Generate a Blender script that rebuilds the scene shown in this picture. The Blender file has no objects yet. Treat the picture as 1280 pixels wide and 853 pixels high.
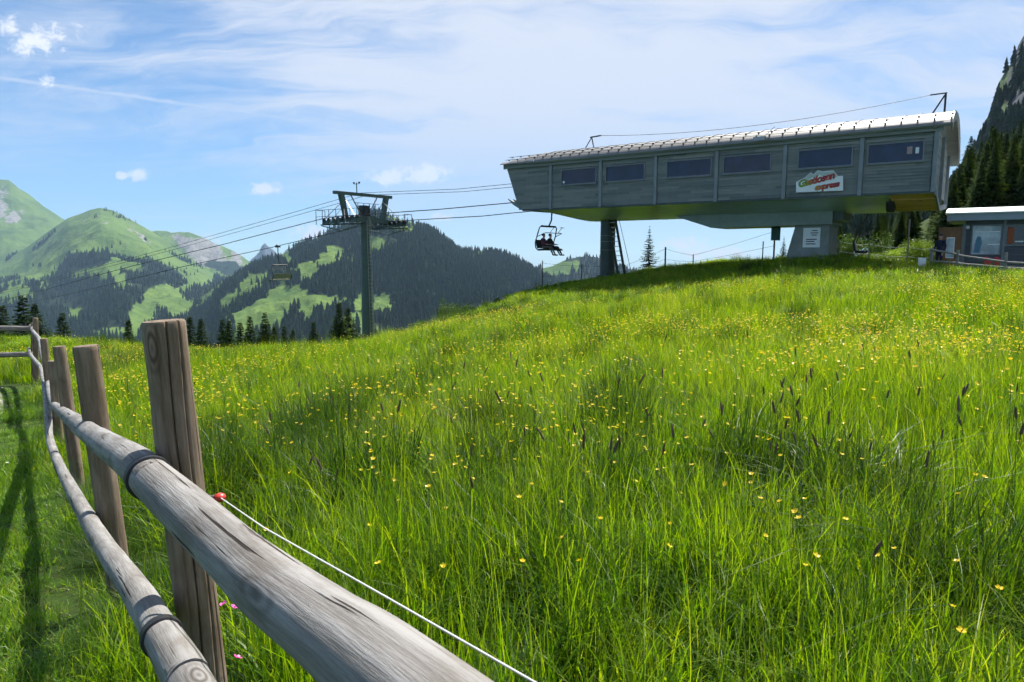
import bpy, math, random
import numpy as np
from mathutils import Vector, Matrix, Euler

scene = bpy.context.scene
R = math.radians
# ------------------------------------------------------------------ camera
PITCH = math.atan2(426.5 - 318.0, 853.0)
cam_d = bpy.data.cameras.new('camera'); cam = bpy.data.objects.new('camera', cam_d)
scene.collection.objects.link(cam); scene.camera = cam
cam.location = (0, 0, 0); cam.rotation_euler = (math.pi / 2 - PITCH, 0, 0)
cam_d.lens = 24.0; cam_d.sensor_width = 36.0; cam_d.clip_start = 0.05; cam_d.clip_end = 40000
cam_d.dof.use_dof = True; cam_d.dof.focus_distance = 7.0; cam_d.dof.aperture_fstop = 20.0
# ------------------------------------------------------------------ sun, sky, exposure
SUN_AZ, SUN_EL = R(32), R(57)
SUN = Vector((math.sin(SUN_AZ) * math.cos(SUN_EL), math.cos(SUN_AZ) * math.cos(SUN_EL), math.sin(SUN_EL)))
sd = bpy.data.lights.new('sun', 'SUN'); sun = bpy.data.objects.new('sun', sd)
scene.collection.objects.link(sun)
sd.energy = 4.6; sd.angle = R(0.53); sd.color = (1.0, 0.955, 0.88)
sun.rotation_euler = SUN.to_track_quat('Z', 'Y').to_euler(); sun.location = (20, 30, 60)
vs = scene.view_settings
vs.view_transform = 'Standard'; vs.look = 'None'; vs.gamma = 1.0; vs.use_curve_mapping = False
vs.exposure = 1.08
scene.cycles.use_denoising = True; scene.cycles.use_adaptive_sampling = True; scene.cycles.adaptive_threshold = 0.05; scene.cycles.adaptive_min_samples = 20
scene.cycles.max_bounces = 5; scene.cycles.diffuse_bounces = 3; scene.cycles.glossy_bounces = 2
scene.cycles.transmission_bounces = 4; scene.cycles.volume_bounces = 0; scene.cycles.transparent_max_bounces = 6
scene.cycles.sample_clamp_indirect = 6.0; scene.cycles.caustics_reflective = False; scene.cycles.caustics_refractive = False

def rayd(u, v):
    """direction with y = 1 of the picture point (u, v) of the 1280 x 853 photograph"""
    a = (u - 640) / 853.0; b = -(v - 426.5) / 853.0
    c, s = math.cos(PITCH), math.sin(PITCH)
    y = c + b * s; z = -s + b * c
    return a / y, z / y
def at(u, v, Y):
    x, z = rayd(u, v); return Vector((x * Y, Y, z * Y))

world = bpy.data.worlds.new('World'); scene.world = world; world.use_nodes = True
nt = world.node_tree; nt.nodes.clear()
class NT:
    """small helper for wiring node trees"""
    def __init__(s, tree): s.t = tree
    def n(s, typ, **kw):
        nd = s.t.nodes.new(typ)
        for k, v in kw.items(): setattr(nd, k, v)
        return nd
    def put(s, sock, val):
        if hasattr(val, 'is_output'): s.t.links.new(val, sock)
        elif val is not None: sock.default_value = val
    def m(s, op, a, b=None, c=None, clamp=False):
        nd = s.n('ShaderNodeMath', operation=op); nd.use_clamp = clamp
        s.put(nd.inputs[0], a); s.put(nd.inputs[1], b); s.put(nd.inputs[2], c)
        return nd.outputs[0]
    def noise(s, vec, scale, detail=4, rough=0.5, dist=0.0):
        nd = s.n('ShaderNodeTexNoise'); s.put(nd.inputs['Vector'], vec)
        nd.inputs['Scale'].default_value = scale; nd.inputs['Detail'].default_value = detail
        nd.inputs['Roughness'].default_value = rough; nd.inputs['Distortion'].default_value = dist
        return nd.outputs['Fac']
    def ramp(s, fac, stops):
        nd = s.n('ShaderNodeValToRGB'); s.put(nd.inputs[0], fac); el = nd.color_ramp.elements
        while len(el) < len(stops): el.new(0.5)
        for e, (p, c) in zip(el, stops):
            e.position = p; e.color = (c, c, c, 1) if isinstance(c, (int, float)) else (*c, 1)
        return nd.outputs[0]
    def sstep(s, x, a, b):
        nd = s.n('ShaderNodeMapRange', interpolation_type='SMOOTHSTEP'); s.put(nd.inputs[0], x)
        nd.inputs[1].default_value = a; nd.inputs[2].default_value = b
        return nd.outputs[0]
    def mix(s, fac, a, b, blend='MIX'):
        nd = s.n('ShaderNodeMix', data_type='RGBA', blend_type=blend)
        s.put(nd.inputs[0], fac)
        for i, q in ((6, a), (7, b)):
            s.put(nd.inputs[i], (*q, 1) if isinstance(q, tuple) and len(q) == 3 else q)
        return nd.outputs[2]
    def mapping(s, vec, loc=(0, 0, 0), rot=(0, 0, 0), scale=(1, 1, 1)):
        nd = s.n('ShaderNodeMapping'); s.put(nd.inputs[0], vec)
        nd.inputs[1].default_value = loc; nd.inputs[2].default_value = rot; nd.inputs[3].default_value = scale
        return nd.outputs[0]
    def comb(s, x, y, z):
        nd = s.n('ShaderNodeCombineXYZ')
        for i, q in enumerate((x, y, z)): s.put(nd.inputs[i], q)
        return nd.outputs[0]
W = NT(nt)
world.cycles.sampling_method = 'NONE'
sky = W.n('ShaderNodeTexSky', sky_type='NISHITA'); sky.sun_disc = False
sky.sun_elevation = SUN_EL; sky.sun_rotation = SUN_AZ; sky.altitude = 2200; sky.air_density = 0.9; sky.dust_density = 0.1; sky.ozone_density = 2.5
tc = W.n('ShaderNodeTexCoord'); sep = W.n('ShaderNodeSeparateXYZ'); nt.links.new(tc.outputs['Generated'], sep.inputs[0])
dx, dy, dz = sep.outputs
# high thin cloud on a plane far above
zz = W.m('ADD', W.m('MAXIMUM', dz, 0.0), 0.16)
plane = W.comb(W.m('DIVIDE', dx, zz), W.m('DIVIDE', dy, zz), 0.0)
warp = W.noise(W.mapping(plane, (3.1, 1.7, 0)), 0.55, 4, 0.55)
pw = W.comb(W.m('ADD', W.m('DIVIDE', dx, zz), W.m('MULTIPLY', warp, 2.0)), W.m('ADD', W.m('DIVIDE', dy, zz), W.m('MULTIPLY', warp, 1.6)), 0.0)
streak = W.noise(W.mapping(pw, (0.4, 2.2, 0), (0, 0, R(58)), (0.75, 2.3, 1)), 1.5, 9, 0.68, 0.3)
broad = W.noise(W.mapping(plane, (8.3, 4.6, 0), (0, 0, R(20)), (0.8, 1.2, 1)), 0.8, 4, 0.55)
# a broad bank of the high cloud hangs ahead of the camera, blue on both sides
ax = W.m('DIVIDE', dx, W.m('MAXIMUM', dy, 0.05))
bank = W.m('MULTIPLY', W.sstep(ax, -0.60, 0.05), W.m('SUBTRACT', 1.0, W.m('MULTIPLY', W.sstep(ax, 0.30, 0.66), 0.50)))
cov = W.m('ADD', W.m('MULTIPLY', broad, 0.70), W.m('ADD', W.m('MULTIPLY', streak, 1.25), W.m('MULTIPLY', bank, 0.44)))
cirrus = W.m('MULTIPLY', W.sstep(cov, 0.88, 1.42), 0.96)
lowfade = W.sstep(dz, -0.02, 0.22)
cirrus = W.m('MULTIPLY', cirrus, W.m('ADD', 0.35, W.m('MULTIPLY', lowfade, 0.65)))
# contrail: a thin line between two directions
ca = at(-20, 95, 1).normalized(); cb = at(430, 158, 1).normalized()
cn = ca.cross(cb).normalized(); ct = cn.cross(ca).normalized()
def dotc(v): return W.m('ADD', W.m('ADD', W.m('MULTIPLY', dx, v.x), W.m('MULTIPLY', dy, v.y)), W.m('MULTIPLY', dz, v.z))
cw = W.noise(tc.outputs['Generated'], 26, 3, 0.6)
off = W.m('ABSOLUTE', W.m('ADD', dotc(cn), W.m('MULTIPLY', W.m('SUBTRACT', cw, 0.5), 0.006)))
trail = W.m('SUBTRACT', 1.0, W.sstep(off, 0.0004, 0.0042))
along = dotc(ct)
trail = W.m('MULTIPLY', trail, W.m('MULTIPLY', W.sstep(along, -0.3, 0.05), W.m('SUBTRACT', 1.0, W.sstep(along, 0.42, 0.75))))
trail = W.m('MULTIPLY', trail, W.m('MULTIPLY', W.m('ADD', 0.25, cw), 0.72))
trail = W.m('MULTIPLY', trail, W.m('GREATER_THAN', dy, 0.0))
# small fair weather cumulus low over the peaks
az_ = W.m('DIVIDE', dz, W.m('MAXIMUM', dy, 0.05))
cn1 = W.noise(W.mapping(tc.outputs['Generated'], (0, 0, 0), (0, 0, 0), (1, 1, 1.25)), 72, 5, 0.68, 0.4)
cn2 = W.noise(tc.outputs['Generated'], 17, 2, 0.55)
flat = W.comb(ax, az_, 0.0); near = None
for (u, v, ru, rv, k) in ((44, 52, 46, 20, .85), (10, 33, 22, 16, .7), (60, 99, 12, 12, .8), (533, 217, 30, 13, 1), (480, 222, 26, 11, .8), (330, 237, 26, 10, .95), (174, 218, 16, 9, .8), (152, 220, 7, 6, .5), (392, 295, 32, 13, .85), (560, 272, 22, 10, .6), (262, 298, 14, 6, .5), (845, 305, 34, 14, .8), (905, 318, 60, 12, .7)):
    X0, Z0 = rayd(u, v); q = W.n('ShaderNodeVectorMath', operation='MULTIPLY_ADD'); W.put(q.inputs[0], flat)
    q.inputs[1].default_value = (853 / ru, 853 / rv, 0); q.inputs[2].default_value = (-X0 * 853 / ru, -Z0 * 853 / rv, (1 - k) * 0.9)
    l = W.n('ShaderNodeVectorMath', operation='LENGTH'); W.put(l.inputs[0], q.outputs[0])
    near = l.outputs['Value'] if near is None else W.m('MINIMUM', near, l.outputs['Value'])
puffs = W.sstep(W.m('SUBTRACT', W.m('ADD', W.m('MULTIPLY', cn1, 2.7), W.m('MULTIPLY', cn2, 1.5)), W.m('ADD', W.m('MULTIPLY', near, 0.95), 1.12)), 0.0, 0.8)
puffs = W.m('MULTIPLY', puffs, W.m('GREATER_THAN', dy, 0.05))
CLOUD = 7.2
tint = W.mix(1.0, sky.outputs[0], (0.66, 0.92, 1.06), 'MULTIPLY')
c1 = W.mix(W.m('MAXIMUM', cirrus, trail), tint, (CLOUD * 0.80, CLOUD * 0.83, CLOUD * 0.92))
c2 = W.mix(puffs, c1, (CLOUD * 1.05, CLOUD * 1.05, CLOUD * 1.08))
bg = W.n('ShaderNodeBackground'); nt.links.new(c2, bg.inputs[0]); bg.inputs[1].default_value = 0.07
out = W.n('ShaderNodeOutputWorld'); nt.links.new(bg.outputs[0], out.inputs[0])

# ------------------------------------------------------------------ numpy noise
def _hash(ix, iy, seed):
    h = (ix.astype(np.int64) * 374761393 + iy.astype(np.int64) * 668265263 + seed * 974711) & 0x7fffffff
    h = ((h ^ (h >> 13)) * 1274126177) & 0x7fffffff
    return ((h ^ (h >> 16)) & 0xffff) / 65535.0
def vnoise(x, y, seed=0):
    x = np.asarray(x, float); y = np.asarray(y, float)
    ix = np.floor(x); iy = np.floor(y); fx = x - ix; fy = y - iy
    fx = fx * fx * fx * (fx * (fx * 6 - 15) + 10); fy = fy * fy * fy * (fy * (fy * 6 - 15) + 10)
    a = _hash(ix, iy, seed); b = _hash(ix + 1, iy, seed); c = _hash(ix, iy + 1, seed); d = _hash(ix + 1, iy + 1, seed)
    return (a * (1 - fx) + b * fx) * (1 - fy) + (c * (1 - fx) + d * fx) * fy
def fbm(x, y, oct=4, seed=0, gain=0.5):
    s = 0; amp = 1; tot = 0
    for o in range(oct):
        s = s + amp * vnoise(np.asarray(x) * 2 ** o + 17.3 * o, np.asarray(y) * 2 ** o - 9.1 * o, seed + o * 31); tot += amp; amp *= gain
    return s / tot

# ------------------------------------------------------------------ mesh helpers
COL = scene.collection
class MB:
    """collects shapes for one mesh"""
    def __init__(s): s.v = []; s.f = []; s.mi = []
    def add(s, vs, fs, m=0):
        o = len(s.v); s.v += [tuple(p) for p in vs]; s.f += [tuple(i + o for i in f) for f in fs]; s.mi += [m] * len(fs); return s
    def box(s, x0, x1, y0, y1, z0, z1, m=0):
        vs = [(x, y, z) for z in (z0, z1) for y in (y0, y1) for x in (x0, x1)]
        return s.add(vs, [(0, 2, 3, 1), (4, 5, 7, 6), (0, 1, 5, 4), (2, 6, 7, 3), (0, 4, 6, 2), (1, 3, 7, 5)], m)
    def bar(s, p, q, w, h, m=0, up=(0, 0, 1)):
        p = Vector(p); q = Vector(q); d = (q - p).normalized(); up = Vector(up)
        if abs(d.dot(up)) > 0.97: up = Vector((1, 0, 0))
        a = d.cross(up).normalized() * (w / 2); b = a.cross(d).normalized() * (h / 2)
        vs = [c + i * a + j * b for c in (p, q) for (i, j) in ((-1, -1), (1, -1), (1, 1), (-1, 1))]
        return s.add(vs, [(3, 2, 1, 0), (4, 5, 6, 7), (0, 1, 5, 4), (1, 2, 6, 5), (2, 3, 7, 6), (3, 0, 4, 7)], m)
    def tube(s, pts, r, seg=8, cap=True, m=0, rf=None):
        pts = [Vector(p) for p in pts]; n = len(pts); rr = r if isinstance(r, (list, tuple)) else [r] * n
        vs = []; ref = None
        for i, p in enumerate(pts):
            d = (pts[min(i + 1, n - 1)] - pts[max(i - 1, 0)]).normalized()
            if ref is None:
                ref = Vector((0, 0, 1)) if abs(d.z) < 0.9 else Vector((1, 0, 0))
            a = (ref - d * ref.dot(d)).normalized(); b = d.cross(a); ref = a
            for k in range(seg):
                t = 2 * math.pi * k / seg; q = rr[i] * (rf(t, i) if rf else 1)
                vs.append(p + a * (q * math.cos(t)) + b * (q * math.sin(t)))
        fs = [(i * seg + k, i * seg + (k + 1) % seg, (i + 1) * seg + (k + 1) % seg, (i + 1) * seg + k) for i in range(n - 1) for k in range(seg)]
        if cap: fs += [tuple(range(seg - 1, -1, -1)), tuple((n - 1) * seg + k for k in range(seg))]
        return s.add(vs, fs, m)
    def prism(s, poly, axis, a0, a1, m=0):
        """poly in the two other axes, extruded along axis"""
        def P(q, a): return {'x': (a, q[0], q[1]), 'y': (q[0], a, q[1]), 'z': (q[0], q[1], a)}[axis]
        n = len(poly); vs = [P(q, a0) for q in poly] + [P(q, a1) for q in poly]
        fs = [tuple(range(n - 1, -1, -1)), tuple(range(n, 2 * n))] + [(i, (i + 1) % n, n + (i + 1) % n, n + i) for i in range(n)]
        return s.add(vs, fs, m)
    def ball(s, c, r, seg=10, rings=6, m=0):
        c = Vector(c); rx, ry, rz = r if isinstance(r, (tuple, list)) else (r, r, r)
        vs = [c + Vector((0, 0, -rz))]
        for i in range(1, rings):
            t = math.pi * i / rings - math.pi / 2
            for k in range(seg):
                a = 2 * math.pi * k / seg; vs.append(c + Vector((rx * math.cos(t) * math.cos(a), ry * math.cos(t) * math.sin(a), rz * math.sin(t))))
        vs.append(c + Vector((0, 0, rz))); L = len(vs) - 1
        fs = [(0, 1 + (k + 1) % seg, 1 + k) for k in range(seg)]
        for i in range(rings - 2):
            for k in range(seg):
                a = 1 + i * seg; fs.append((a + k, a + (k + 1) % seg, a + seg + (k + 1) % seg, a + seg + k))
        a = 1 + (rings - 2) * seg; fs += [(a + k, a + (k + 1) % seg, L) for k in range(seg)]
        return s.add(vs, fs, m)
    def mesh(s, name, mats, smooth=None):
        me = bpy.data.meshes.new(name); me.from_pydata(s.v, [], s.f)
        for mt in (mats if isinstance(mats, (list, tuple)) else [mats]): me.materials.append(mt)
        if any(s.mi): me.polygons.foreach_set('material_index', s.mi)
        me.update()
        import bmesh
        bm = bmesh.new(); bm.from_mesh(me); bmesh.ops.recalc_face_normals(bm, faces=bm.faces); bm.to_mesh(me); bm.free()
        if smooth is not None:
            me.polygons.foreach_set('use_smooth', [True] * len(me.polygons)); me.set_sharp_from_angle(angle=R(smooth))
        return me
    def build(s, name, mats, parent=None, smooth=None, loc=(0, 0, 0)):
        return link(name, s.mesh(name, mats, smooth), parent, loc)
def link(name, me, parent=None, loc=(0, 0, 0)):
    o = bpy.data.objects.new(name, me); COL.objects.link(o); o.location = loc
    if parent is not None: o.parent = parent
    return o
def tag(o, label=None, cat=None, group=None, kind=None):
    for k, v in (('label', label), ('category', cat), ('group', group), ('kind', kind)):
        if v: o[k] = v
    return o
def empty(name, loc, rz=0.0):
    o = bpy.data.objects.new(name, None); COL.objects.link(o); o.location = loc; o.rotation_euler = (0, 0, rz); o.empty_display_size = 0.2; return o
def copy_tree(o, parent=None):
    c = o.copy(); COL.objects.link(c); c.parent = parent
    for ch in list(o.children): copy_tree(ch, c)
    return c
def np_mesh(name, verts, faces, mats):
    """fast mesh from arrays: verts (n,3), faces (m,k) all of one size"""
    me = bpy.data.meshes.new(name); n = len(verts); m, k = faces.shape
    me.vertices.add(n); me.vertices.foreach_set('co', np.ascontiguousarray(verts, np.float32).ravel())
    me.loops.add(m * k); me.loops.foreach_set('vertex_index', np.ascontiguousarray(faces, np.int32).ravel())
    me.polygons.add(m); me.polygons.foreach_set('loop_start', np.arange(m, dtype=np.int32) * k)
    for mt in (mats if isinstance(mats, (list, tuple)) else [mats]): me.materials.append(mt)
    me.update(calc_edges=True); return me
def grid_mesh(name, P, mats, smooth=True):
    """P: (rows, cols, 3)"""
    r, c, _ = P.shape; i = np.arange(r - 1)[:, None] * c + np.arange(c - 1)[None, :]; i = i.ravel()
    me = np_mesh(name, P.reshape(-1, 3), np.stack([i, i + 1, i + c + 1, i + c], 1), mats)
    if smooth: me.polygons.foreach_set('use_smooth', [True] * len(me.polygons))
    return me
def set_attr(me, name, typ, data, dom='POINT'):
    a = me.attributes.new(name, typ, dom)
    a.data.foreach_set('vector' if typ == 'FLOAT_VECTOR' else 'value', np.ascontiguousarray(data).ravel())

# ------------------------------------------------------------------ materials
def material(name):
    m = bpy.data.materials.new(name); m.use_nodes = True; t = m.node_tree; t.nodes.clear()
    T = NT(t); o = T.n('ShaderNodeOutputMaterial'); p = T.n('ShaderNodeBsdfPrincipled')
    t.links.new(p.outputs[0], o.inputs[0]); return m, T, p, o
def bump(T, p, h, strength=0.3, dist=0.01):
    b = T.n('ShaderNodeBump'); b.inputs['Strength'].default_value = strength; b.inputs['Distance'].default_value = dist
    T.put(b.inputs['Height'], h); T.put(p.inputs['Normal'], b.outputs[0])
def simple(name, col, rough=0.6, metal=0.0, var=0.25, scale=3.0, bmp=0.0, stretch=(1, 1, 1), spec=0.5):
    m, T, p, o = material(name)
    tcn = T.n('ShaderNodeTexCoord'); v = T.mapping(tcn.outputs['Object'], scale=stretch)
    f = T.noise(v, scale, 6, 0.6); g = T.noise(v, scale * 7.3, 3, 0.6)
    d = tuple(c * (1 - var) for c in col); l = tuple(min(1, c * (1 + var)) for c in col)
    c = T.ramp(T.m('ADD', T.m('MULTIPLY', f, 0.7), T.m('MULTIPLY', g, 0.3)), [(0.32, d), (0.68, l)])
    T.put(p.inputs['Base Color'], c); p.inputs['Roughness'].default_value = rough; p.inputs['Metallic'].default_value = metal
    p.inputs['Specular IOR Level'].default_value = spec
    if bmp: bump(T, p, g, bmp, 0.01)
    return m
# ------------------------------------------------------------------ terrain
CTRL = np.array([
 (-.9,1.78,-1.46),(-2.0,3.2,-1.66),(-3.6,5.5,-1.98),(-6.45,9.5,-2.45),(-10.1,14.5,-2.78),
 (-3,1.5,-1.65),(-6,4,-1.95),(-12,8,-2.45),(-20,14,-3.0),(0,0,-1.45),(0,-5,-1.25),(-5,-5,-1.35),(5,-5,-1.0),(10,-5,-.8),
 (2,3,-1.45),(5,5,-1.35),(10,8,-1.12),(5,10,-1.5),(15,15,-.95),(0,5,-1.58),(0,10,-1.85),(0,20,-2.25),(0,30,-2.4),(0,36,-2.3),
 (-2.3,10,-2.1),(-4.7,20,-3.0),(-7,30,-4.25),(-10,45,-6.2),(-12.3,55,-7.35),(-11.8,54.5,-7.28),
 (-9,20,-3.3),(-14,30,-4.4),(-20.5,45,-6.4),(-25.6,56,-8.6),(-30,75,-15),(-22,30,-3.9),(-32,45,-5.9),(-43,60,-9),
 (-1.8,38,-3.2),(2.4,40,-1.95),(5.8,41.5,-1.65),(10.5,37.5,-.85),(16.0,34.3,-.28),(14.2,35.5,-.35),(13,30,-.7),(8.4,30,-1.4),(4.1,32,-1.95),
 (18.5,30,-.75),(22,33.5,-.9),(25,31,-.85),(20,24,-.78),(20,20,-.82),(8,50,-2.4),(18,45,-.7),(5,60,-5),(0,50,-4.6),(-5,48,-5.2),(10,75,-9),
 (30,45,-.5),(40,60,1.6),(60,80,6),(33,70,-2),(50,50,2.4),(90,110,16),(45,110,-6),(27,60,-1.2),(-60,90,-24),(-20,90,-19),(0,100,-22),(15,100,-18),
 (-80,60,-18),(-60,30,-8),(-40,0,-4),(40,0,.6),(40,20,0),(70,40,4.5),(0,-30,0),(-40,-30,-1),(40,-30,2),
 (-100,150,-70),(0,160,-60),(60,160,-18),(120,150,22),(140,60,15),(-160,100,-60),(150,-30,8),(-150,0,-16),(-30,200,-95),(160,200,26),(-160,200,-110)], float)
def _tps(r2): return np.where(r2 > 1e-12, 0.5 * r2 * np.log(np.maximum(r2, 1e-12)), 0)
_n = len(CTRL); _xy = CTRL[:, :2] / 20.0
_K = _tps(((_xy[:, None] - _xy[None]) ** 2).sum(-1)) + np.eye(_n) * 2e-4
_P = np.c_[np.ones(_n), _xy]; _A = np.block([[_K, _P], [_P.T, np.zeros((3, 3))]])
_w = np.linalg.solve(_A, np.r_[CTRL[:, 2], 0, 0, 0])
def ground(x, y):
    x = np.atleast_1d(np.asarray(x, float)); y = np.atleast_1d(np.asarray(y, float)); sh = x.shape
    x = x.ravel(); y = y.ravel(); z = np.empty(len(x))
    for i in range(0, len(x), 20000):
        q = np.c_[x[i:i + 20000], y[i:i + 20000]] / 20.0
        z[i:i + 20000] = _tps(((q[:, None] - _xy[None]) ** 2).sum(-1)) @ _w[:_n] + _w[_n] + q @ _w[_n + 1:]
    r = np.hypot(x, y)
    a = np.clip((r - 4) / 10, 0, 1)
    z = z + (fbm(x / 3.2, y / 3.2, 3, 5) - .5) * (.10 + .16 * a) + (fbm(x / 11, y / 11, 2, 9) - .5) * .3 * a
    return z.reshape(sh)
def gz(x, y): return float(ground(x, y)[0])

def sinh_axis(lo, hi, n, k, c=0.0):
    a, b = math.asinh((lo - c) / k), math.asinh((hi - c) / k); return c + k * np.sinh(np.linspace(a, b, n))
# meadow soil and moss under the blades
m_soil, T, p, o = material('meadow_soil'); tcn = T.n('ShaderNodeTexCoord')
f = T.noise(tcn.outputs['Object'], 0.35, 6, 0.6); g = T.noise(tcn.outputs['Object'], 9, 5, 0.7)
c = T.ramp(f, [(0.3, (.022, .045, .008)), (0.7, (.05, .085, .014))]); c = T.mix(T.sstep(g, .45, .75), c, (.035, .032, .016))
T.put(p.inputs['Base Color'], c); p.inputs['Roughness'].default_value = 0.95; p.inputs['Specular IOR Level'].default_value = 0.1; bump(T, p, g, .8, .03)
gx = sinh_axis(-190, 170, 250, 9); gy = sinh_axis(-32, 215, 270, 9, 4)
GX, GY = np.meshgrid(gx, gy); me = grid_mesh('meadow', np.stack([GX, GY, ground(GX, GY)], -1), m_soil)
tag(link('meadow_ground', me), 'grassy alpine meadow slope rising to the lift station', None, None, 'structure')

# ------------------------------------------------------------------ mountains
def mountain_mat(name, grass_l, grass_d, wood, rock):
    m, T, p, o = material(name)
    geo = T.n('ShaderNodeNewGeometry'); pos = geo.outputs['Position']
    af = T.n('ShaderNodeAttribute', attribute_name='forest'); ar = T.n('ShaderNodeAttribute', attribute_name='rock')
    n1 = T.noise(pos, 0.006, 7, 0.6); n2 = T.noise(pos, 0.05, 5, 0.65); n3 = T.noise(pos, .0022, 6, .6)
    g = T.mix(T.sstep(T.m('ADD', T.m('MULTIPLY', n1, .6), T.m('MULTIPLY', n2, .4)), .38, .62), grass_d, grass_l)
    rk = T.mix(T.sstep(n2, .35, .65), tuple(c * .55 for c in rock), rock)
    rf = T.sstep(T.m('ADD', ar.outputs['Fac'], T.m('MULTIPLY', T.m('SUBTRACT', T.m('ADD', T.m('MULTIPLY', n1, .5), T.m('MULTIPLY', n2, .5)), .5), 1.6)), .42, .62)
    c = T.mix(rf, g, rk)
    ff = T.sstep(T.m('ADD', af.outputs['Fac'], T.m('MULTIPLY', T.m('SUBTRACT', n2, .5), .5)), .4, .6)
    c = T.mix(ff, c, wood)
    T.put(p.inputs['Base Color'], c); p.inputs['Roughness'].default_value = 0.95; p.inputs['Specular IOR Level'].default_value = 0.08
    bump(T, p, T.m('ADD', T.m('MULTIPLY', n1, 1.0), T.m('MULTIPLY', n2, .25)), .9, 22.0)
    return m
m_mtn = mountain_mat('alpine_slope', (.120, .188, .040), (.066, .118, .027), (.011, .022, .010), (.27, .265, .25))
m_crag = mountain_mat('grey_crag', (.10, .15, .05), (.06, .10, .03), (.016, .030, .012), (.10, .11, .12))

def mountain(name, label, sil, Dr, Df, vfoot, mat, rough, prof=1.15, rows=90, step=1.6, forest=None, rock=None, back=0.5, jag=0.0, spur=0.0, seed=1):
    us = np.arange(sil[0][0], sil[-1][0] + .1, step); sv = np.interp(us, [s[0] for s in sil], [s[1] for s in sil])
    xr = np.array([rayd(u, v)[0] for u, v in zip(us, sv)]); zr = np.array([rayd(u, v)[1] for u, v in zip(us, sv)])
    nb = 16; t = np.r_[np.linspace(0, 1, rows), 1 + np.linspace(0, 1, nb + 1)[1:] * back][:, None]
    zf = rayd(640, vfoot)[1] * Df
    Drr = Dr if np.isscalar(Dr) else np.interp(us, [d[0] for d in Dr], [d[1] for d in Dr])
    D = Df + (Drr[None] if not np.isscalar(Drr) else Drr) * t - Df * t
    D = D + np.zeros((1, len(us)))
    x = xr[None] * D; zt = (zr * Drr)[None]
    tt = np.clip(t, 0, 1); up = zf + (zt - zf) * tt ** prof
    dn = zt - (zt - zf) * np.clip(t - 1, 0, 1) * 1.3
    z = np.where(t <= 1, up, dn)
    win = np.where(t <= 1, np.minimum(1, 3.2 * (1 - tt)) * np.minimum(1, 5 * tt + .2), np.minimum(1, 3 * (t - 1)))
    s = rough * 7.0
    rid = 1 - np.abs(2 * fbm(x / s + seed, D / (s * 1.6) + 3.3 * seed, 5, seed * 7) - 1)
    z = z + (rid - .72) * rough * 2.0 * win + (fbm(x / (s * .22), D / (s * .22), 4, seed + 3) - .5) * rough * .55 * win
    if spur: z = z + spur * win * (np.sin(xr[None] * 26 + 3 * fbm(xr[None] * 9 + t, t * 2, 3, seed) * 2 + t * 2.2) * .5)
    if jag: z = z + (fbm(x / (jag * 4), D / (jag * 9), 4, seed + 8, .6) - .5) * jag * (np.abs(t - 1) < .5)
    P = np.stack([x, D, z], -1); me = grid_mesh(name, P, mat)
    # picture coordinates of each vertex, to lay out woods and rock where they grow on this mountain
    U = 640 + 853 * (x / D) * np.cos(PITCH); a = z / D
    V = 426.5 - 853 * (a + np.tan(PITCH)) / (1 - a * np.tan(PITCH))
    Fm = np.clip(forest(U, V, P, t), 0, 1) if forest else np.zeros_like(z); Rm = np.clip(rock(U, V, P, t), 0, 1) if rock else np.zeros_like(z)
    set_attr(me, 'forest', 'FLOAT', Fm.astype(np.float32)); set_attr(me, 'rock', 'FLOAT', (Rm + 0 * z).astype(np.float32))
    o = link(name, me); tag(o, label, None, None, 'structure')
    return P, Fm + 0 * z
def ell(U, V, lst):
    """1 inside any of the ellipses (u, v, ru, rv, degrees), soft edged"""
    r = np.zeros_like(U); U = U + (fbm(U / 9, V / 7, 4, 51, .6) - .5) * 22; V = V + (fbm(U / 9 + 40, V / 7, 4, 52, .6) - .5) * 14
    for (u, v, ru, rv, a) in lst:
        c, s = math.cos(R(a)), math.sin(R(a)); X = ((U - u) * c + (V - v) * s) / ru; Y = (-(U - u) * s + (V - v) * c) / rv
        r = np.maximum(r, np.clip(1.6 - np.hypot(X, Y) * 1.1, 0, 1))
    return r

WOODS = []
def woods(P, F, n, hmin, hmax, seed, tmin=0.0):
    """points for the far trees on a mountain grid"""
    rg = np.random.default_rng(seed); r, c, _ = P.shape
    # area in the picture decides how many fall where
    i = rg.uniform(0, r - 1.01, n * 4); j = rg.uniform(0, c - 1.01, n * 4); i0 = i.astype(int); j0 = j.astype(int); fi = (i - i0)[:, None]; fj = (j - j0)[:, None]
    q = (P[i0, j0] * (1 - fi) + P[i0 + 1, j0] * fi) * (1 - fj) + (P[i0, j0 + 1] * (1 - fi) + P[i0 + 1, j0 + 1] * fi) * fj
    f = F[i0, j0]; keep = rg.uniform(.25, .75, len(f)) < f; q = q[keep][:n]
    h = rg.uniform(hmin, hmax, len(q)) * (0.75 + .5 * vnoise(q[:, 0] / 60, q[:, 1] / 60, seed))
    WOODS.append((q, h))

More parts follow.
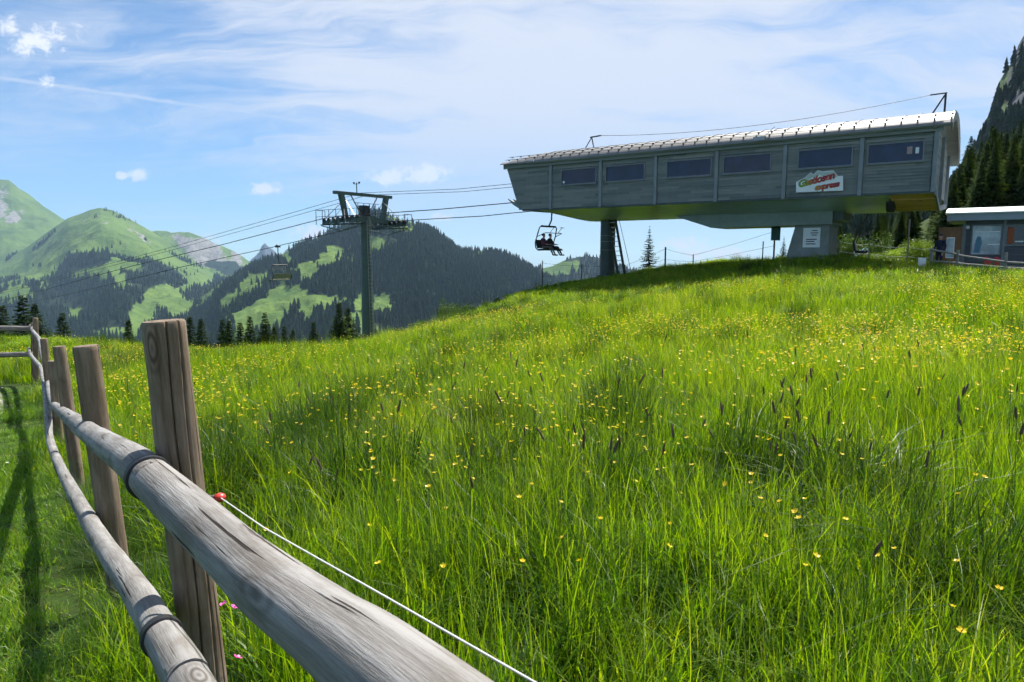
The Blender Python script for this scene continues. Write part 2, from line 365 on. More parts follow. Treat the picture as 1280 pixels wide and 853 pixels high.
# green summit to the left, its woods and the meadows between
def f_green(U, V, P, t):
    n = fbm(P[..., 0] / 210, P[..., 1] / 330, 5, 21); lim = np.interp(U, [-40, 0, 40, 80, 100, 125, 160, 190, 225, 262, 300], [345, 345, 340, 335, 322, 318, 330, 327, 338, 350, 335])
    w = np.clip((V - lim) / 18, -.6, .55) + (n - .5) * 2.2 + .50
    open_ = ell(U, V, [(24, 368, 26, 8, -12), (155, 353, 9, 6, 0), (185, 388, 26, 13, -50), (215, 372, 16, 16, -60), (248, 352, 26, 7, -25), (95, 393, 9, 7, 0), (130, 340, 40, 6, -8), (62, 357, 9, 4, 0), (240, 385, 22, 7, -20), (150, 418, 30, 6, 0), (275, 372, 14, 9, -40), (30, 343, 40, 7, 0)])
    w = w - open_ * 1.5
    gully = np.abs((V - 272) - (U - 85) * (322 - 272) / (20 - 85.)) < 3.2
    w = np.where(gully & (U > 16) & (U < 88) & (V < 330), .9, w)
    return np.where(t > 1, 0, w)
P, F = mountain('mountain', 'rounded green summit with woods on its lower slopes', [(-140, 380), (-60, 345), (0, 327), (30, 312), (60, 290), (85, 273), (100, 268), (112, 263), (125, 260), (140, 263), (160, 273), (180, 284), (197, 294), (215, 308), (235, 322), (255, 335), (275, 347), (300, 356), (330, 362), (370, 370)], 4300, 1500, 452, m_mtn, 42, 1.25, 120, forest=f_green,
    rock=lambda U, V, P, t: ell(U, V, [(186, 296, 20, 3, 42), (117, 274, 4, 1, 0), (140, 278, 3, 1, 0)]) * .75, spur=40, seed=2)
woods(P, F, 13000, 15, 27, 3)
# taller grey green peak at the edge of the picture
P, F = mountain('mountain', 'tall grey green peak with rocky top at the picture edge', [(-320, 200), (-200, 150), (-120, 190), (-60, 214), (0, 224), (12, 226), (25, 237), (40, 246), (55, 258), (68, 267), (90, 280), (120, 300), (150, 320)], 6000, 4300, 345, m_mtn, 60, 1.0, 70, step=2.5,
    rock=lambda U, V, P, t: np.clip(ell(U, V, [(8, 232, 26, 9, 35), (10, 262, 14, 22, 30), (30, 270, 10, 10, 0), (-120, 220, 120, 60, 0)]) * .8, 0, .8), jag=30, seed=4)
# rocky shoulder behind the green summit
P, F = mountain('mountain', 'low rocky ridge running down behind the green summit', [(160, 300), (180, 292), (197, 287), (215, 290), (235, 290), (255, 298), (280, 308), (300, 318), (312, 328), (330, 345)], 5400, 4500, 372, m_mtn, 45, 1.0, 50,
    rock=lambda U, V, P, t: ell(U, V, [(262, 316, 26, 18, 30), (240, 304, 14, 8, 20), (300, 325, 10, 10, 40)]) * .95, forest=lambda U, V, P, t: ell(U, V, [(290, 335, 30, 8, 10)]) + 0 * t, jag=24, seed=6)
# rock teeth on the skyline
P, F = mountain('mountain', 'distant blue rock tooth on the skyline', [(290, 345), (306, 331), (318, 320), (324, 314), (327, 307), (331, 303), (335, 307), (341, 311), (347, 317), (352, 321), (357, 313), (361, 311), (366, 317), (375, 330), (395, 350)], 8800, 7800, 385, m_crag, 50, .9, 40, 1.0,
    rock=lambda U, V, P, t: .9 + 0 * U, jag=60, seed=8)
# wooded mountain behind the pylon
def f_main(U, V, P, t):
    n = fbm(P[..., 0] / 130, P[..., 1] / 200, 5, 33)
    w = .72 + (n - .5) * 1.5
    op = ell(U, V, [(362, 323, 9, 7, -30), (400, 334, 36, 6, -12), (386, 342, 12, 9, 20), (348, 366, 13, 5, -25), (370, 370, 12, 8, -20), (410, 378, 26, 9, -8), (455, 375, 14, 9, -30), (478, 380, 12, 14, 10), (386, 393, 8, 9, 0), (471, 305, 9, 9, -50), (345, 386, 10, 6, -20), (415, 322, 16, 7, -30), (512, 290, 7, 4, 0), (318, 352, 20, 5, -20), (300, 372, 26, 6, -25), (440, 400, 20, 6, -10), (335, 405, 20, 5, 0)])
    w = w - op * 1.15 - .35 * ell(U, V, [(330, 375, 70, 45, 0)])
    return np.where(t > 1.25, 0, w + 0 * t)
P, F = mountain('mountain', 'broad wooded mountain behind the lift pylon', [(225, 396), (255, 372), (280, 352), (300, 341), (320, 331), (345, 322), (360, 314), (385, 302), (410, 292), (432, 283), (455, 273), (470, 263), (482, 268), (492, 272), (507, 276), (530, 283), (545, 291), (560, 301), (576, 313), (595, 313), (613, 314), (628, 318), (643, 324), (660, 331), (690, 350), (730, 372), (780, 400)], 2350, 1050, 470, m_mtn, 24, 1.05, 120, forest=f_main, spur=38,
    rock=lambda U, V, P, t: ell(U, V, [(472, 266, 6, 4, 0)]) * .8, seed=11)
woods(P, F, 19000, 13, 24, 5)
# little hill in the gap under the station
P, F = mountain('mountain', 'low half wooded hill seen beneath the lift station', [(600, 372), (640, 350), (668, 338), (690, 333), (705, 326), (725, 321), (742, 321), (758, 326), (775, 333), (800, 341), (830, 352), (870, 375)], 3000, 2300, 400, m_mtn, 16, 1.0, 40,
    forest=lambda U, V, P, t: np.where((V > 345), .9, .9 - ell(U, V, [(697, 336, 20, 9, -10)]) * 1.5 + (fbm(P[..., 0] / 120, P[..., 1] / 120, 4, 3) - .5) * .8) + 0 * t, seed=13)
woods(P, F, 3000, 14, 24, 8)
# the cliff above the forest
P, F = mountain('rock_cliff', 'steep grey rock cliff rising above the forest beside the hut', [(1040, 330), (1100, 290), (1150, 262), (1180, 242), (1205, 212), (1222, 180), (1236, 150), (1243, 128), (1250, 104), (1258, 90), (1266, 80), (1272, 62), (1280, 48), (1300, 10), (1340, -70), (1420, -160), (1520, -200)], 620, 240, 300, m_crag, 13, 1.5, 100, 2.0,
    rock=lambda U, V, P, t: .35 + .7 * np.clip((U - 1225) / 25, 0, 1) + 0 * U, forest=lambda U, V, P, t: .55 + (fbm(P[..., 0] / 16, P[..., 2] / 26, 4, 3) - .5) * 2.0 + np.clip((V - 190) / 60, 0, .6) + 0 * t, jag=9, seed=17)
woods(P, F, 6500, 6, 14, 9)
# wide valley floor far below
me = grid_mesh('valley', np.stack(np.meshgrid(np.linspace(-9000, 9000, 20), np.linspace(-4000, 14000, 20)) + [np.full((20, 20), -420.0)], -1), m_mtn)
set_attr(me, 'forest', 'FLOAT', np.full(400, .6, np.float32)); set_attr(me, 'rock', 'FLOAT', np.zeros(400, np.float32))
tag(link('valley_ground', me), 'wooded valley floor far below the meadow', None, None, 'structure')

# ------------------------------------------------------------------ scattering with geometry nodes (uncountable growth only)
def scatter(name, label, pts, rot, scl, idx, protos, mat):
    """protos: meshes; pts (n,3), rot (n,3) euler, scl (n,) or (n,3), idx (n,)"""
    coll = bpy.data.collections.new(name + '_kinds')
    for k, me in enumerate(protos):
        coll.objects.link(bpy.data.objects.new('%s_kind_%02d' % (name, k), me))
    me = bpy.data.meshes.new(name); me.vertices.add(len(pts)); me.vertices.foreach_set('co', np.ascontiguousarray(pts, np.float32).ravel())
    scl = np.asarray(scl, float)
    if scl.ndim == 1: scl = np.repeat(scl[:, None], 3, 1)
    set_attr(me, 'rot', 'FLOAT_VECTOR', rot.astype(np.float32)); set_attr(me, 'scl', 'FLOAT_VECTOR', scl.astype(np.float32)); set_attr(me, 'idx', 'INT', idx.astype(np.int32))
    me.materials.append(mat); o = link(name, me)
    g = bpy.data.node_groups.new(name, 'GeometryNodeTree')
    g.interface.new_socket('Geometry', in_out='INPUT', socket_type='NodeSocketGeometry'); g.interface.new_socket('Geometry', in_out='OUTPUT', socket_type='NodeSocketGeometry')
    N = g.nodes; L = g.links
    gi = N.new('NodeGroupInput'); go = N.new('NodeGroupOutput'); ip = N.new('GeometryNodeInstanceOnPoints'); ci = N.new('GeometryNodeCollectionInfo')
    ci.inputs[0].default_value = coll; ci.inputs[1].default_value = True; ci.inputs[2].default_value = True
    L.new(gi.outputs[0], ip.inputs['Points']); L.new(ci.outputs[0], ip.inputs['Instance']); ip.inputs['Pick Instance'].default_value = True
    def na(nm, t):
        q = N.new('GeometryNodeInputNamedAttribute'); q.data_type = t; q.inputs[0].default_value = nm; return q.outputs[0]
    L.new(na('idx', 'INT'), ip.inputs['Instance Index']); L.new(na('scl', 'FLOAT_VECTOR'), ip.inputs['Scale'])
    er = N.new('FunctionNodeEulerToRotation'); L.new(na('rot', 'FLOAT_VECTOR'), er.inputs[0]); L.new(er.outputs[0], ip.inputs['Rotation'])
    L.new(ip.outputs[0], go.inputs[0])
    md = o.modifiers.new('scatter', 'NODES'); md.node_group = g
    tag(o, label, None, None, 'stuff'); return o

def foliage_mat(name, ramp, trans=0.35, rough=0.5, attr='tone', spec=0.3, tcol=(1.25, 1.2, .5)):
    m, T, p, o = material(name)
    oi = T.n('ShaderNodeObjectInfo'); at_ = T.n('ShaderNodeAttribute', attribute_name=attr)
    pn = T.m('ADD', T.m('MULTIPLY', T.m('SUBTRACT', T.noise(oi.outputs['Location'], 0.3, 3, 0.6), .5), 1.9), .5)
    f = T.m('ADD', T.m('MULTIPLY', at_.outputs['Fac'], .52), T.m('ADD', T.m('MULTIPLY', oi.outputs['Random'], .16), T.m('MULTIPLY', pn, .34)))
    c = T.ramp(f, ramp)
    T.put(p.inputs['Base Color'], c); p.inputs['Roughness'].default_value = rough; p.inputs['Specular IOR Level'].default_value = spec
    tr = T.n('ShaderNodeBsdfTranslucent'); T.put(tr.inputs[0], T.mix(1.0, c, tcol, 'MULTIPLY'))
    mx = T.n('ShaderNodeMixShader'); mx.inputs[0].default_value = trans
    T.t.links.new(p.outputs[0], mx.inputs[1]); T.t.links.new(tr.outputs[0], mx.inputs[2]); T.t.links.new(mx.outputs[0], o.inputs[0])
    return m
m_farwood = foliage_mat('far_needles', [(.2, (.010, .024, .011)), (.55, (.020, .042, .015)), (.85, (.044, .076, .020))], .12, .8, spec=.1)
def far_spruce(seed):
    rg = random.Random(seed); mb = MB(); tone = []
    for k in range(4):
        z0 = .06 + .22 * k; r = .21 * (1 - k / 4.6); h = .34; n = 7; ph = rg.random() * 6
        ring = [(r * rg.uniform(.65, 1.15) * math.cos(ph + 2 * math.pi * i / n), r * rg.uniform(.65, 1.15) * math.sin(ph + 2 * math.pi * i / n), z0 + rg.uniform(-.03, .03)) for i in range(n)]
        mb.add(ring + [(rg.uniform(-.02, .02), rg.uniform(-.02, .02), min(1, z0 + h))], [(i, (i + 1) % n, n) for i in range(n)]); tone += [.2 + .2 * k / 4] * n + [.75]
    mb.box(-.02, .02, -.02, .02, 0, .1); tone += [0] * 8
    me = mb.mesh('far_spruce', m_farwood); set_attr(me, 'tone', 'FLOAT', np.array(tone, np.float32)); return me
q = np.concatenate([w[0] for w in WOODS]); h = np.concatenate([w[1] for w in WOODS]); rg = np.random.default_rng(1); n = len(q)
q = q - np.array([0, 0, .6])
scatter('mountain_forest', 'dark spruce woods covering the far mountain slopes', q, np.c_[rg.normal(0, .03, (n, 2)), rg.uniform(0, 6.28, n)], np.c_[h * rg.uniform(.9, 1.5, n), h * rg.uniform(.9, 1.5, n), h], rg.integers(0, 4, n), [far_spruce(i) for i in range(4)], m_farwood)
# ------------------------------------------------------------------ materials of the built things
m_clad, T, p, o = material('weathered_cladding'); tcn = T.n('ShaderNodeTexCoord'); sp = T.n('ShaderNodeSeparateXYZ'); T.put(sp.inputs[0], tcn.outputs['Object'])
row = T.m('FLOOR', T.m('DIVIDE', T.m('SUBTRACT', sp.outputs[2], 2.64), .135)); bay = T.m('FLOOR', T.m('DIVIDE', T.m('ADD', sp.outputs[0], T.m('MULTIPLY', row, 1.37)), 2.1))
wn = T.n('ShaderNodeTexWhiteNoise', noise_dimensions='2D'); T.put(wn.inputs['Vector'], T.comb(row, bay, 0.0))
gr = T.noise(T.mapping(tcn.outputs['Object'], scale=(.6, 4, 14)), 3.0, 6, .65); st = T.noise(T.mapping(tcn.outputs['Object'], scale=(5, 1, .35)), 1.2, 5, .6); bl = T.noise(tcn.outputs['Object'], .55, 4, .6)
f = T.m('ADD', T.m('ADD', T.m('MULTIPLY', wn.outputs['Value'], .30), T.m('MULTIPLY', gr, .40)), T.m('ADD', T.m('MULTIPLY', st, .18), T.m('MULTIPLY', bl, .22)))
c = T.ramp(f, [(.28, (.105, .120, .118)), (.52, (.185, .205, .20)), (.78, (.27, .275, .25))])
T.put(p.inputs['Base Color'], c); p.inputs['Roughness'].default_value = .8; p.inputs['Specular IOR Level'].default_value = .25; bump(T, p, gr, .3, .01)
m_post = simple('grey_painted_post', (.20, .225, .245), .6, 0, .2, 2.5)
m_fascia = simple('grey_fascia_board', (.17, .19, .18), .65, 0, .25, 1.2, .1, (.4, 2, 4))
m_roof = simple('pale_roof_metal', (.215, .21, .20), .48, .3, .12, .5, .05)
m_guard = simple('snow_guard_metal', (.10, .10, .10), .5, .6, .2, 3)
m_hull = simple('green_painted_hull', (.62, .72, .80), .36, .3, .18, .5, .03, (.3, 1, 1))
m_beam = simple('grey_green_steel', (.20, .25, .225), .5, .1, .2, .7, .03)
m_conc = simple('pier_concrete', (.23, .25, .235), .85, 0, .22, 1.3, .25)
m_leg = simple('dark_green_steel', (.045, .065, .06), .45, .2, .3, 1.2, .05)
m_steel = simple('galvanised_steel', (.30, .31, .32), .42, .7, .2, 4)
m_dark = simple('dark_metal', (.03, .034, .036), .5, .4, .3, 4)
m_frame = simple('window_frame_grey', (.17, .185, .20), .6, 0, .15, 4)
m_plank = simple('raw_soffit_wood', (.85, .44, .18), .7, 0, .4, 1.5, .3, (.4, 6, 6))
m_black = simple('black_rubber', (.012, .012, .013), .6, 0, .3, 6)
m_white = simple('white_board', (.78, .80, .80), .5, 0, .06, 3)
m_grey = simple('pale_grey_print', (.42, .50, .46), .6, 0, .1, 3)
m_print = simple('dark_print', (.05, .05, .06), .7, 0, .1, 3)
def glass_mat(name, col, rough=.06):
    m, T, p, o = material(name); tcn = T.n('ShaderNodeTexCoord')
    n = T.noise(tcn.outputs['Object'], 1.4, 4, .6); c = T.mix(T.sstep(n, .35, .7), tuple(q * .5 for q in col), col)
    T.put(p.inputs['Base Color'], c); p.inputs['Roughness'].default_value = rough; p.inputs['Specular IOR Level'].default_value = .5; p.inputs['IOR'].default_value = 1.5
    bump(T, p, T.noise(tcn.outputs['Object'], .8, 2, .5), .04, .05); return m
m_glass = glass_mat('dark_window_glass', (.014, .02, .06))
m_glass2 = glass_mat('painted_reflection_glass', (.52, .62, .70), .12)  # pale bluish base colour paints in the bright reflection on the hut panes

# ------------------------------------------------------------------ lift station (local x along the track, y into the building)
ST = R(-35.5); SO = Vector((2.25, 40.0, 0.0)); KX = .982; tx = Vector((math.cos(ST), math.sin(ST), 0)) * KX; nx = Vector((-math.sin(ST), math.cos(ST), 0))
def stw(s, w, z): return SO + tx * s + nx * w + Vector((0, 0, z))
def face(u, v, w=0.0):
    """local (s, z) where the sight line of a picture point meets the plane y = w of the station"""
    x, z = rayd(u, v); p0 = SO + nx * w
    # p0 + t s = (xY, Y)
    s = (x * p0.y - p0.x) / (tx.x - x * tx.y); Y = p0.y + tx.y * s; return s, z * Y
zb = gz(*stw(8, 3, 0)[:2])
stn = empty('lift_station', (SO.x, SO.y, zb), ST); stn.scale = (KX, 1, 1)
tag(stn, 'long grey timber clad chairlift station raised on two supports', 'lift station')
def S(mb, name, mats, smooth=None, parent=stn): 
    o = mb.build(name, mats, parent, smooth)
    if parent is stn: o.location = (0, 0, -zb)
    return o
BAY = 3.27; COLS = [0, 3.27, 6.54, 9.81, 13.08, 16.35]; END = 19.15; W_ = 6.6; ZB, ZT = 2.62, 5.05
WIN = [(.75, 2.96), (3.62, 5.87), (7.2, 9.5), (10.18, 12.4), (13.7, 15.94), (16.62, 18.7)]; WZ0, WZ1 = 3.92, 4.68
def slant(z): return -3.2 + .9 * (ZT - z) / (ZT - ZB)     # the end towards the valley leans inward at the bottom
rg = random.Random(4)
# wall core and the horizontal boards with lapped edges
core = MB()
core.add([(slant(ZB), 0.03, ZB), (END, .03, ZB), (END, .03, ZT + .1), (slant(ZT), .03, ZT + .1), (slant(ZB), W_, ZB), (END, W_, ZB), (END, W_, ZT + .1), (slant(ZT), W_, ZT + .1)],
         [(0, 1, 2, 3), (7, 6, 5, 4), (0, 3, 7, 4), (1, 5, 6, 2), (3, 2, 6, 7)]); S(core, 'wall', m_clad)
edges = [None] + COLS + [END]
bh = .135
for b in range(7):
    mb = MB(); z = ZB + .02
    while z < ZT - .03:
        z1 = min(z + bh, ZT); x0 = slant(z) + .01 if b == 0 else COLS[b - 1] + .1; x1 = (COLS[b] if b < 6 else END) - .1
        segs = [(x0, x1)]
        if b > 0 and z1 > WZ0 and z < WZ1:
            a, c = WIN[b - 1]; segs = [(x0, a), (c, x1)]
        for (p, q) in segs:
            if q - p > .02:
                d = rg.uniform(0, .012)
                mb.add([(p, -.03 - d, z), (q, -.03 - d, z), (q, -.005, z1), (p, -.005, z1), (p, .035, z), (q, .035, z), (q, .035, z1), (p, .035, z1)], [(0, 1, 2, 3), (7, 6, 5, 4), (0, 4, 5, 1), (3, 2, 6, 7), (0, 3, 7, 4), (1, 5, 6, 2)])
        z += bh
    o = S(mb, 'cladding', m_clad); o['kind'] = 'stuff'
# end cladding that faces the hut
mb = MB(); z = ZB
while z < ZT: mb.box(END, END + .03, .15, W_ - .1, z + .004, min(z + bh, ZT)); z += bh
o = S(mb, 'cladding', m_clad); o['kind'] = 'stuff'
for x in COLS + [END + .02]: S(MB().box(x - .085, x + .085, -.11, .02, ZB - .05, ZT + .02), 'wall_post', m_post)
for w in (W_ * .42, W_ - .05): S(MB().box(END + .02, END + .16, w - .08, w + .08, ZB - .35, ZT + .1), 'wall_post', m_post)
for (a, c) in WIN:
    fr = MB(); t = .06
    fr.box(a - t, c + t, -.075, .03, WZ1, WZ1 + t); fr.box(a - t, c + t, -.075, .03, WZ0 - t, WZ0); fr.box(a - t, a, -.074, .03, WZ0, WZ1); fr.box(c, c + t, -.074, .03, WZ0, WZ1)
    o = S(fr, 'window', m_frame); MB().box(a, c, -.02, .02, WZ0, WZ1).build('pane', m_glass, o)
    MB().box(a - t - .02, c + t + .02, -.11, -.076, WZ0 - t - .025, WZ0 - t + .01).build('sill', m_frame, o)
# small bright blind and a card behind the end panes
S(MB().box(18.42, 18.55, -.035, -.021, 4.2, 4.45), 'paper_notice', m_white); S(MB().box(.80, .93, -.035, -.021, 3.98, 4.1), 'paper_notice', m_white)
S(MB().box(18.1, 18.3, -.033, -.021, 4.2, 4.5), 'paper_notice', simple('faded_poster', (.35, .25, .24), .7))
S(MB().box(slant(ZT) - .14, END + .25, -.16, -.03, ZT - .02, ZT + .30), 'fascia', m_fascia)
S(MB().box(slant(ZB) + .3, END, -.06, .03, ZB - .09, ZB + .015), 'sill_beam', m_leg)
# barrel roof of single seamed panels
def roof_prof(k):   # k 0..1 -> (w, z)
    pts = [(-.30, 5.30), (-.12, 5.50), (.35, 5.74), (1.1, 5.95), (2.0, 6.09), (2.9, 6.14), (3.9, 6.07), (4.9, 5.84), (5.8, 5.42), (6.5, 4.9), (6.95, 4.42)]
    q = k * (len(pts) - 1); i = min(int(q), len(pts) - 2); f = q - i; return pts[i][0] * (1 - f) + pts[i + 1][0] * f, pts[i][1] * (1 - f) + pts[i + 1][1] * f
RN = 20; prof = [roof_prof(k / RN) for k in range(RN + 1)]
R0, R1 = -3.5, 19.68; NP = 38; PW = (R1 - R0) / NP
deck = MB(); pl = [(w, z) for (w, z) in prof] + [(w * .985 + .05, z - .12) for (w, z) in reversed(prof)]
deck.prism(pl, 'x', R0 + 4 * PW, R1 - .03); roof = S(deck, 'roof', m_fascia, 30)
pan = MB(); vs_ = []
for (w, z) in prof: vs_ += [(.006, w, z + .012), (PW - .05, w, z + .012), (PW - .045, w, z + .04), (PW - .006, w, z + .04)]
pan.add(vs_, [(i * 4 + j, i * 4 + j + 1, i * 4 + 5 + j, i * 4 + 4 + j) for i in range(RN) for j in range(3)])
pan.add([(.006, prof[0][0], prof[0][1] + .012), (PW - .006, prof[0][0], prof[0][1] + .012), (PW - .006, prof[0][0] - .01, prof[0][1] - .06), (.006, prof[0][0] - .01, prof[0][1] - .06)], [(0, 1, 2, 3)])
pme = pan.mesh('roof_panel', m_roof, 35)
for i in range(NP):
    k_ = (.50, .72, .86, .95)[i] if i < 4 else 1.0; o = link('roof_panel', pme, roof, (R0 + i * PW, 0, rg.uniform(0, .008) + 5.3 * (1 - k_))); o.scale = (1, 1, k_)
sg = MB()
for kk in (.085, .17):
    w, z = roof_prof(kk)
    sg.tube([(R0 + .3, w, z + .08), (R1 - .3, w, z + .08)], .014, 6)
    for i in range(NP): sg.box(R0 + i * PW + PW - .06, R0 + i * PW + PW + .01, w - .05, w + .03, z + .02, z + .09)
o = sg.build('snow_guard', m_guard, roof); o['kind'] = 'stuff'
S(MB().prism([(w, z) for (w, z) in prof[:-1]] + [(w * .9 + .3, z - .32) for (w, z) in reversed(prof[:-1])], 'x', R1 - .02, R1 + .03), 'verge_board', m_roof, 30)
S(MB().prism([(w, z - .1) for (w, z) in prof] + [(6.6, 4.2), (6.6, 5.0), (0, 5.0)], 'x', END - .1, END + .02), 'gable', m_clad)
# belly: curved painted hull under the floor
hp = [(0.05, ZB - .04), (.6, 2.47), (1.3, 2.22), (2.1, 2.06), (3.3, 2.0), (4.6, 2.04), (5.8, 2.3), (6.5, ZB)]
def hull(x0, x1, lift0=0.0):
    mb = MB(); n = len(hp); rows = [(x0, 0.0), (x0 + 2.1, 1.0), (x1, 1.0)] if lift0 else [(x0, 1.0), (x1, 1.0)]
    for (x, k) in rows: mb.add([(x, w, ZB - .02 + (z - ZB) * max(k, .08)) for (w, z) in hp], [])
    for r in range(len(rows) - 1): mb.f += [(r * n + i, r * n + i + 1, (r + 1) * n + i + 1, (r + 1) * n + i) for i in range(n - 1)]; mb.mi += [0] * (n - 1)
    L = (len(rows) - 1) * n; mb.f.append(tuple(L + i for i in range(n))); mb.mi.append(0)
    return mb
S(hull(-1.4, 17.45, 1), 'hull', m_hull, 25)
wd = MB(); nb = 7
for i in range(nb):    # raw boards under the open end, one by one
    def prz(k): 
        w = .1 + 5.6 * k; return w, np.interp(w, [q[0] for q in hp], [q[1] for q in hp])
    (wa, za), (wb, zb_) = prz(i / nb), prz((i + 1) / nb - .012)
    S(MB().add([(17.5, wa, za), (END + .1, wa, za + rg.uniform(-.02, .02)), (END + .1, wb, zb_), (17.5, wb, zb_), (17.5, wa, za + .05), (END + .1, wa, za + .05), (END + .1, wb, zb_ + .05), (17.5, wb, zb_ + .05)],
      [(0, 1, 2, 3), (7, 6, 5, 4), (0, 4, 5, 1), (3, 2, 6, 7), (0, 3, 7, 4), (1, 5, 6, 2)]), 'soffit_board', m_plank)
S(MB().bar((END + .12, 0, ZB - .06), (END + .12, 2.4, 2.02), .08, .22), 'end_beam', m_post); S(MB().bar((END + .12, 2.4, 2.02), (END + .12, 5.9, 2.3), .08, .22), 'end_beam', m_post)
S(MB().tube([(17.30, 1.35, 2.24), (17.62, 1.35, 2.24)], .38, 8), 'rope_hatch', m_black)  # solid black octagon, its colour stands for the dark inside of a hole
S(MB().prism([(18.3, 2.35), (18.7, 2.3), (18.72, 2.42), (18.3, 2.45)], 'y', 1.0, 1.5), 'dark_bracket', m_black)
# rope funnel beside the valley end
fn = MB(); fs_ = [(-3.8, 3.36, .28), (-3.35, 3.0, .34), (-2.95, 2.80, .38), (-2.25, 2.74, .40)]
fn.add([(x, 1.2 - w, z + (.46 if w_ else 0) * (0.12 + .88 * i / 3)) for i, (x, z, w) in enumerate(fs_) for w_ in (0, 1)] + [(x, 1.2 + w, z + (.46 if w_ else 0) * (.12 + .88 * i / 3)) for i, (x, z, w) in enumerate(fs_) for w_ in (0, 1)],
       [(2 * i, 2 * i + 2, 2 * i + 3, 2 * i + 1) for i in range(3)] + [(8 + 2 * i, 8 + 2 * i + 1, 8 + 2 * i + 3, 8 + 2 * i + 2) for i in range(3)] + [(2 * i, 8 + 2 * i, 8 + 2 * i + 2, 2 * i + 2) for i in range(3)])
S(fn, 'rope_funnel', m_post)
S(MB().bar((-2.2, 1.2, 2.62), (-.9, 1.2, 2.5), .12, .1), 'guide_rail', m_leg)
# supports
gl = gz(*stw(2.0, 3.3, 0)[:2])
S(MB().tube([(2.0, 3.3, gl - .6), (2.0, 3.3, 2.08)], .45, 28), 'support_column', m_leg, 40)
S(MB().tube([(2.0, 3.3, gl - .6), (2.0, 3.3, gl + .42)], .62, 10), 'column_foot', m_leg)
for z in (.25, .75, 1.1): S(MB().tube([(2 + .463 * math.cos(a), 3.3 + .463 * math.sin(a), z) for a in np.linspace(0, 6.283, 25)], .012, 5), 'cable_clip', m_steel)
# deep cantilever beam and the concrete pier
bmz = MB(); bmz.prism([(6.6, 2.12), (8.9, 1.38), (14.9, 1.42), (14.9, 2.2)], 'y', 2.0, 4.6); S(bmz, 'cantilever_beam', m_beam)
S(MB().box(14.9, 15.35, 2.2, 4.4, 1.6, 2.25), 'beam_end', m_leg)
gp = gz(*stw(14, 3.3, 0)[:2])
S(MB().prism([(12.55, gp - .7), (14.75, gp - .7), (14.75, 1.42), (13.15, 1.42)], 'y', 2.25, 4.35), 'pier', m_conc)
nb_ = S(MB().box(13.55, 14.35, 2.20, 2.24, .33, 1.28), 'notice_board', m_white)
for i, (z, a, c) in enumerate([(1.14, 13.95, 14.22), (1.03, 13.9, 14.26), (.93, 13.95, 14.2), (.72, 13.7, 14.2), (.62, 13.7, 14.1), (.5, 13.7, 14.15)]):
    MB().box(a, c, 2.194, 2.199, z - .022, z + .022).build('printed_line', m_print, nb_)
# service ladder beside the column
la = empty('service_ladder', stw(3.5, 2.4, gz(*stw(3.5, 2.4, 0)[:2])), ST); tag(la, 'steep dark steel ladder leaning up to the station hull', 'ladder')
L0 = Vector((0, 0, -.1)); L1 = Vector((-.95, .35, 2.12 - la.location.z))
for k in (-.22, .22): MB().bar(L0 + Vector((k, 0, 0)), L1 + Vector((k, 0, 0)), .09, .12).build('ladder_rail', m_dark, la)
for i in range(1, 13):
    c = L0.lerp(L1, i / 13); MB().bar(c + Vector((-.2, 0, 0)), c + Vector((.2, 0, 0)), .05, .04).build('rung', m_steel, la)
MB().tube([L0 + Vector((.7, -.1, .1)), L1 + Vector((.45, 0, 0))], .016, 6).build('handrail', m_dark, la)
# signboard with the lift's name, mountains cut into its top edge
sg_pts = [face(960 + a / 5.333, 180 + b / 5.333, -.13) for (a, b) in ((187, 325), (187, 256), (245, 226), (285, 192), (302, 206), (332, 178), (368, 186), (400, 181), (436, 179), (466, 216), (500, 214), (500, 312))]
sign = MB().prism(sg_pts, 'y', -.16, -.13).build('station_sign', m_white); sign.parent = None
sign.location = SO; sign.scale = (KX, 1, 1); sign.rotation_euler = (0, 0, ST); tag(sign, 'white signboard with colourful lettering and mountain outline on the station wall', 'sign')
mt_pts = [face(960 + a / 5.333, 180 + b / 5.333, -.165) for (a, b) in ((192, 262), (245, 228), (285, 195), (302, 209), (332, 182), (368, 190), (400, 185), (436, 183), (462, 216), (440, 232), (400, 214), (372, 224), (345, 206), (320, 226), (292, 226), (262, 244))]
MB().prism(mt_pts, 'y', -.166, -.1605).build('mountain_print', m_grey, sign)
def letter_mat(name, stops):
    m, T, p, o = material(name); tcn = T.n('ShaderNodeTexCoord'); sx = T.n('ShaderNodeSeparateXYZ'); T.put(sx.inputs[0], tcn.outputs['Object'])
    T.put(p.inputs['Base Color'], T.ramp(sx.outputs[0], stops)); p.inputs['Roughness'].default_value = .5; return m
m_let1 = letter_mat('lettering_green_to_red', [(0.0, (.12, .42, .03)), (.35, (.35, .5, .03)), (.62, (.75, .12, .02)), (1, (.55, .03, .03))])
m_let2 = letter_mat('lettering_orange_to_red', [(0.0, (.8, .38, .03)), (.35, (.65, .09, .02)), (1, (.5, .02, .05))])
m_out = simple('lettering_outline', (.03, .02, .02), .6, 0, .1)
def word(txt, size, s, z, rot, mat, extra, shear=.28):
    def mk(off, dep, m, y):
        cu = bpy.data.curves.new('lettering', 'FONT'); cu.body = txt; cu.size = size; cu.shear = shear; cu.offset = off; cu.extrude = dep; cu.space_character = .92
        ob = bpy.data.objects.new('lettering', cu); COL.objects.link(ob); dg = bpy.context.evaluated_depsgraph_get()
        me = bpy.data.meshes.new_from_object(ob.evaluated_get(dg)); bpy.data.objects.remove(ob); me.materials.clear(); me.materials.append(m)
        o = link('lettering', me, sign, (s, y, z)); o.rotation_euler = (R(90), R(-rot), 0); return o
    mk(extra * 1.0, .002, m_out, -.170); mk(extra * .15, .002, mat, -.176)
s0, z0 = face(960 + 200 / 5.333, 180 + 298 / 5.333, -.16)
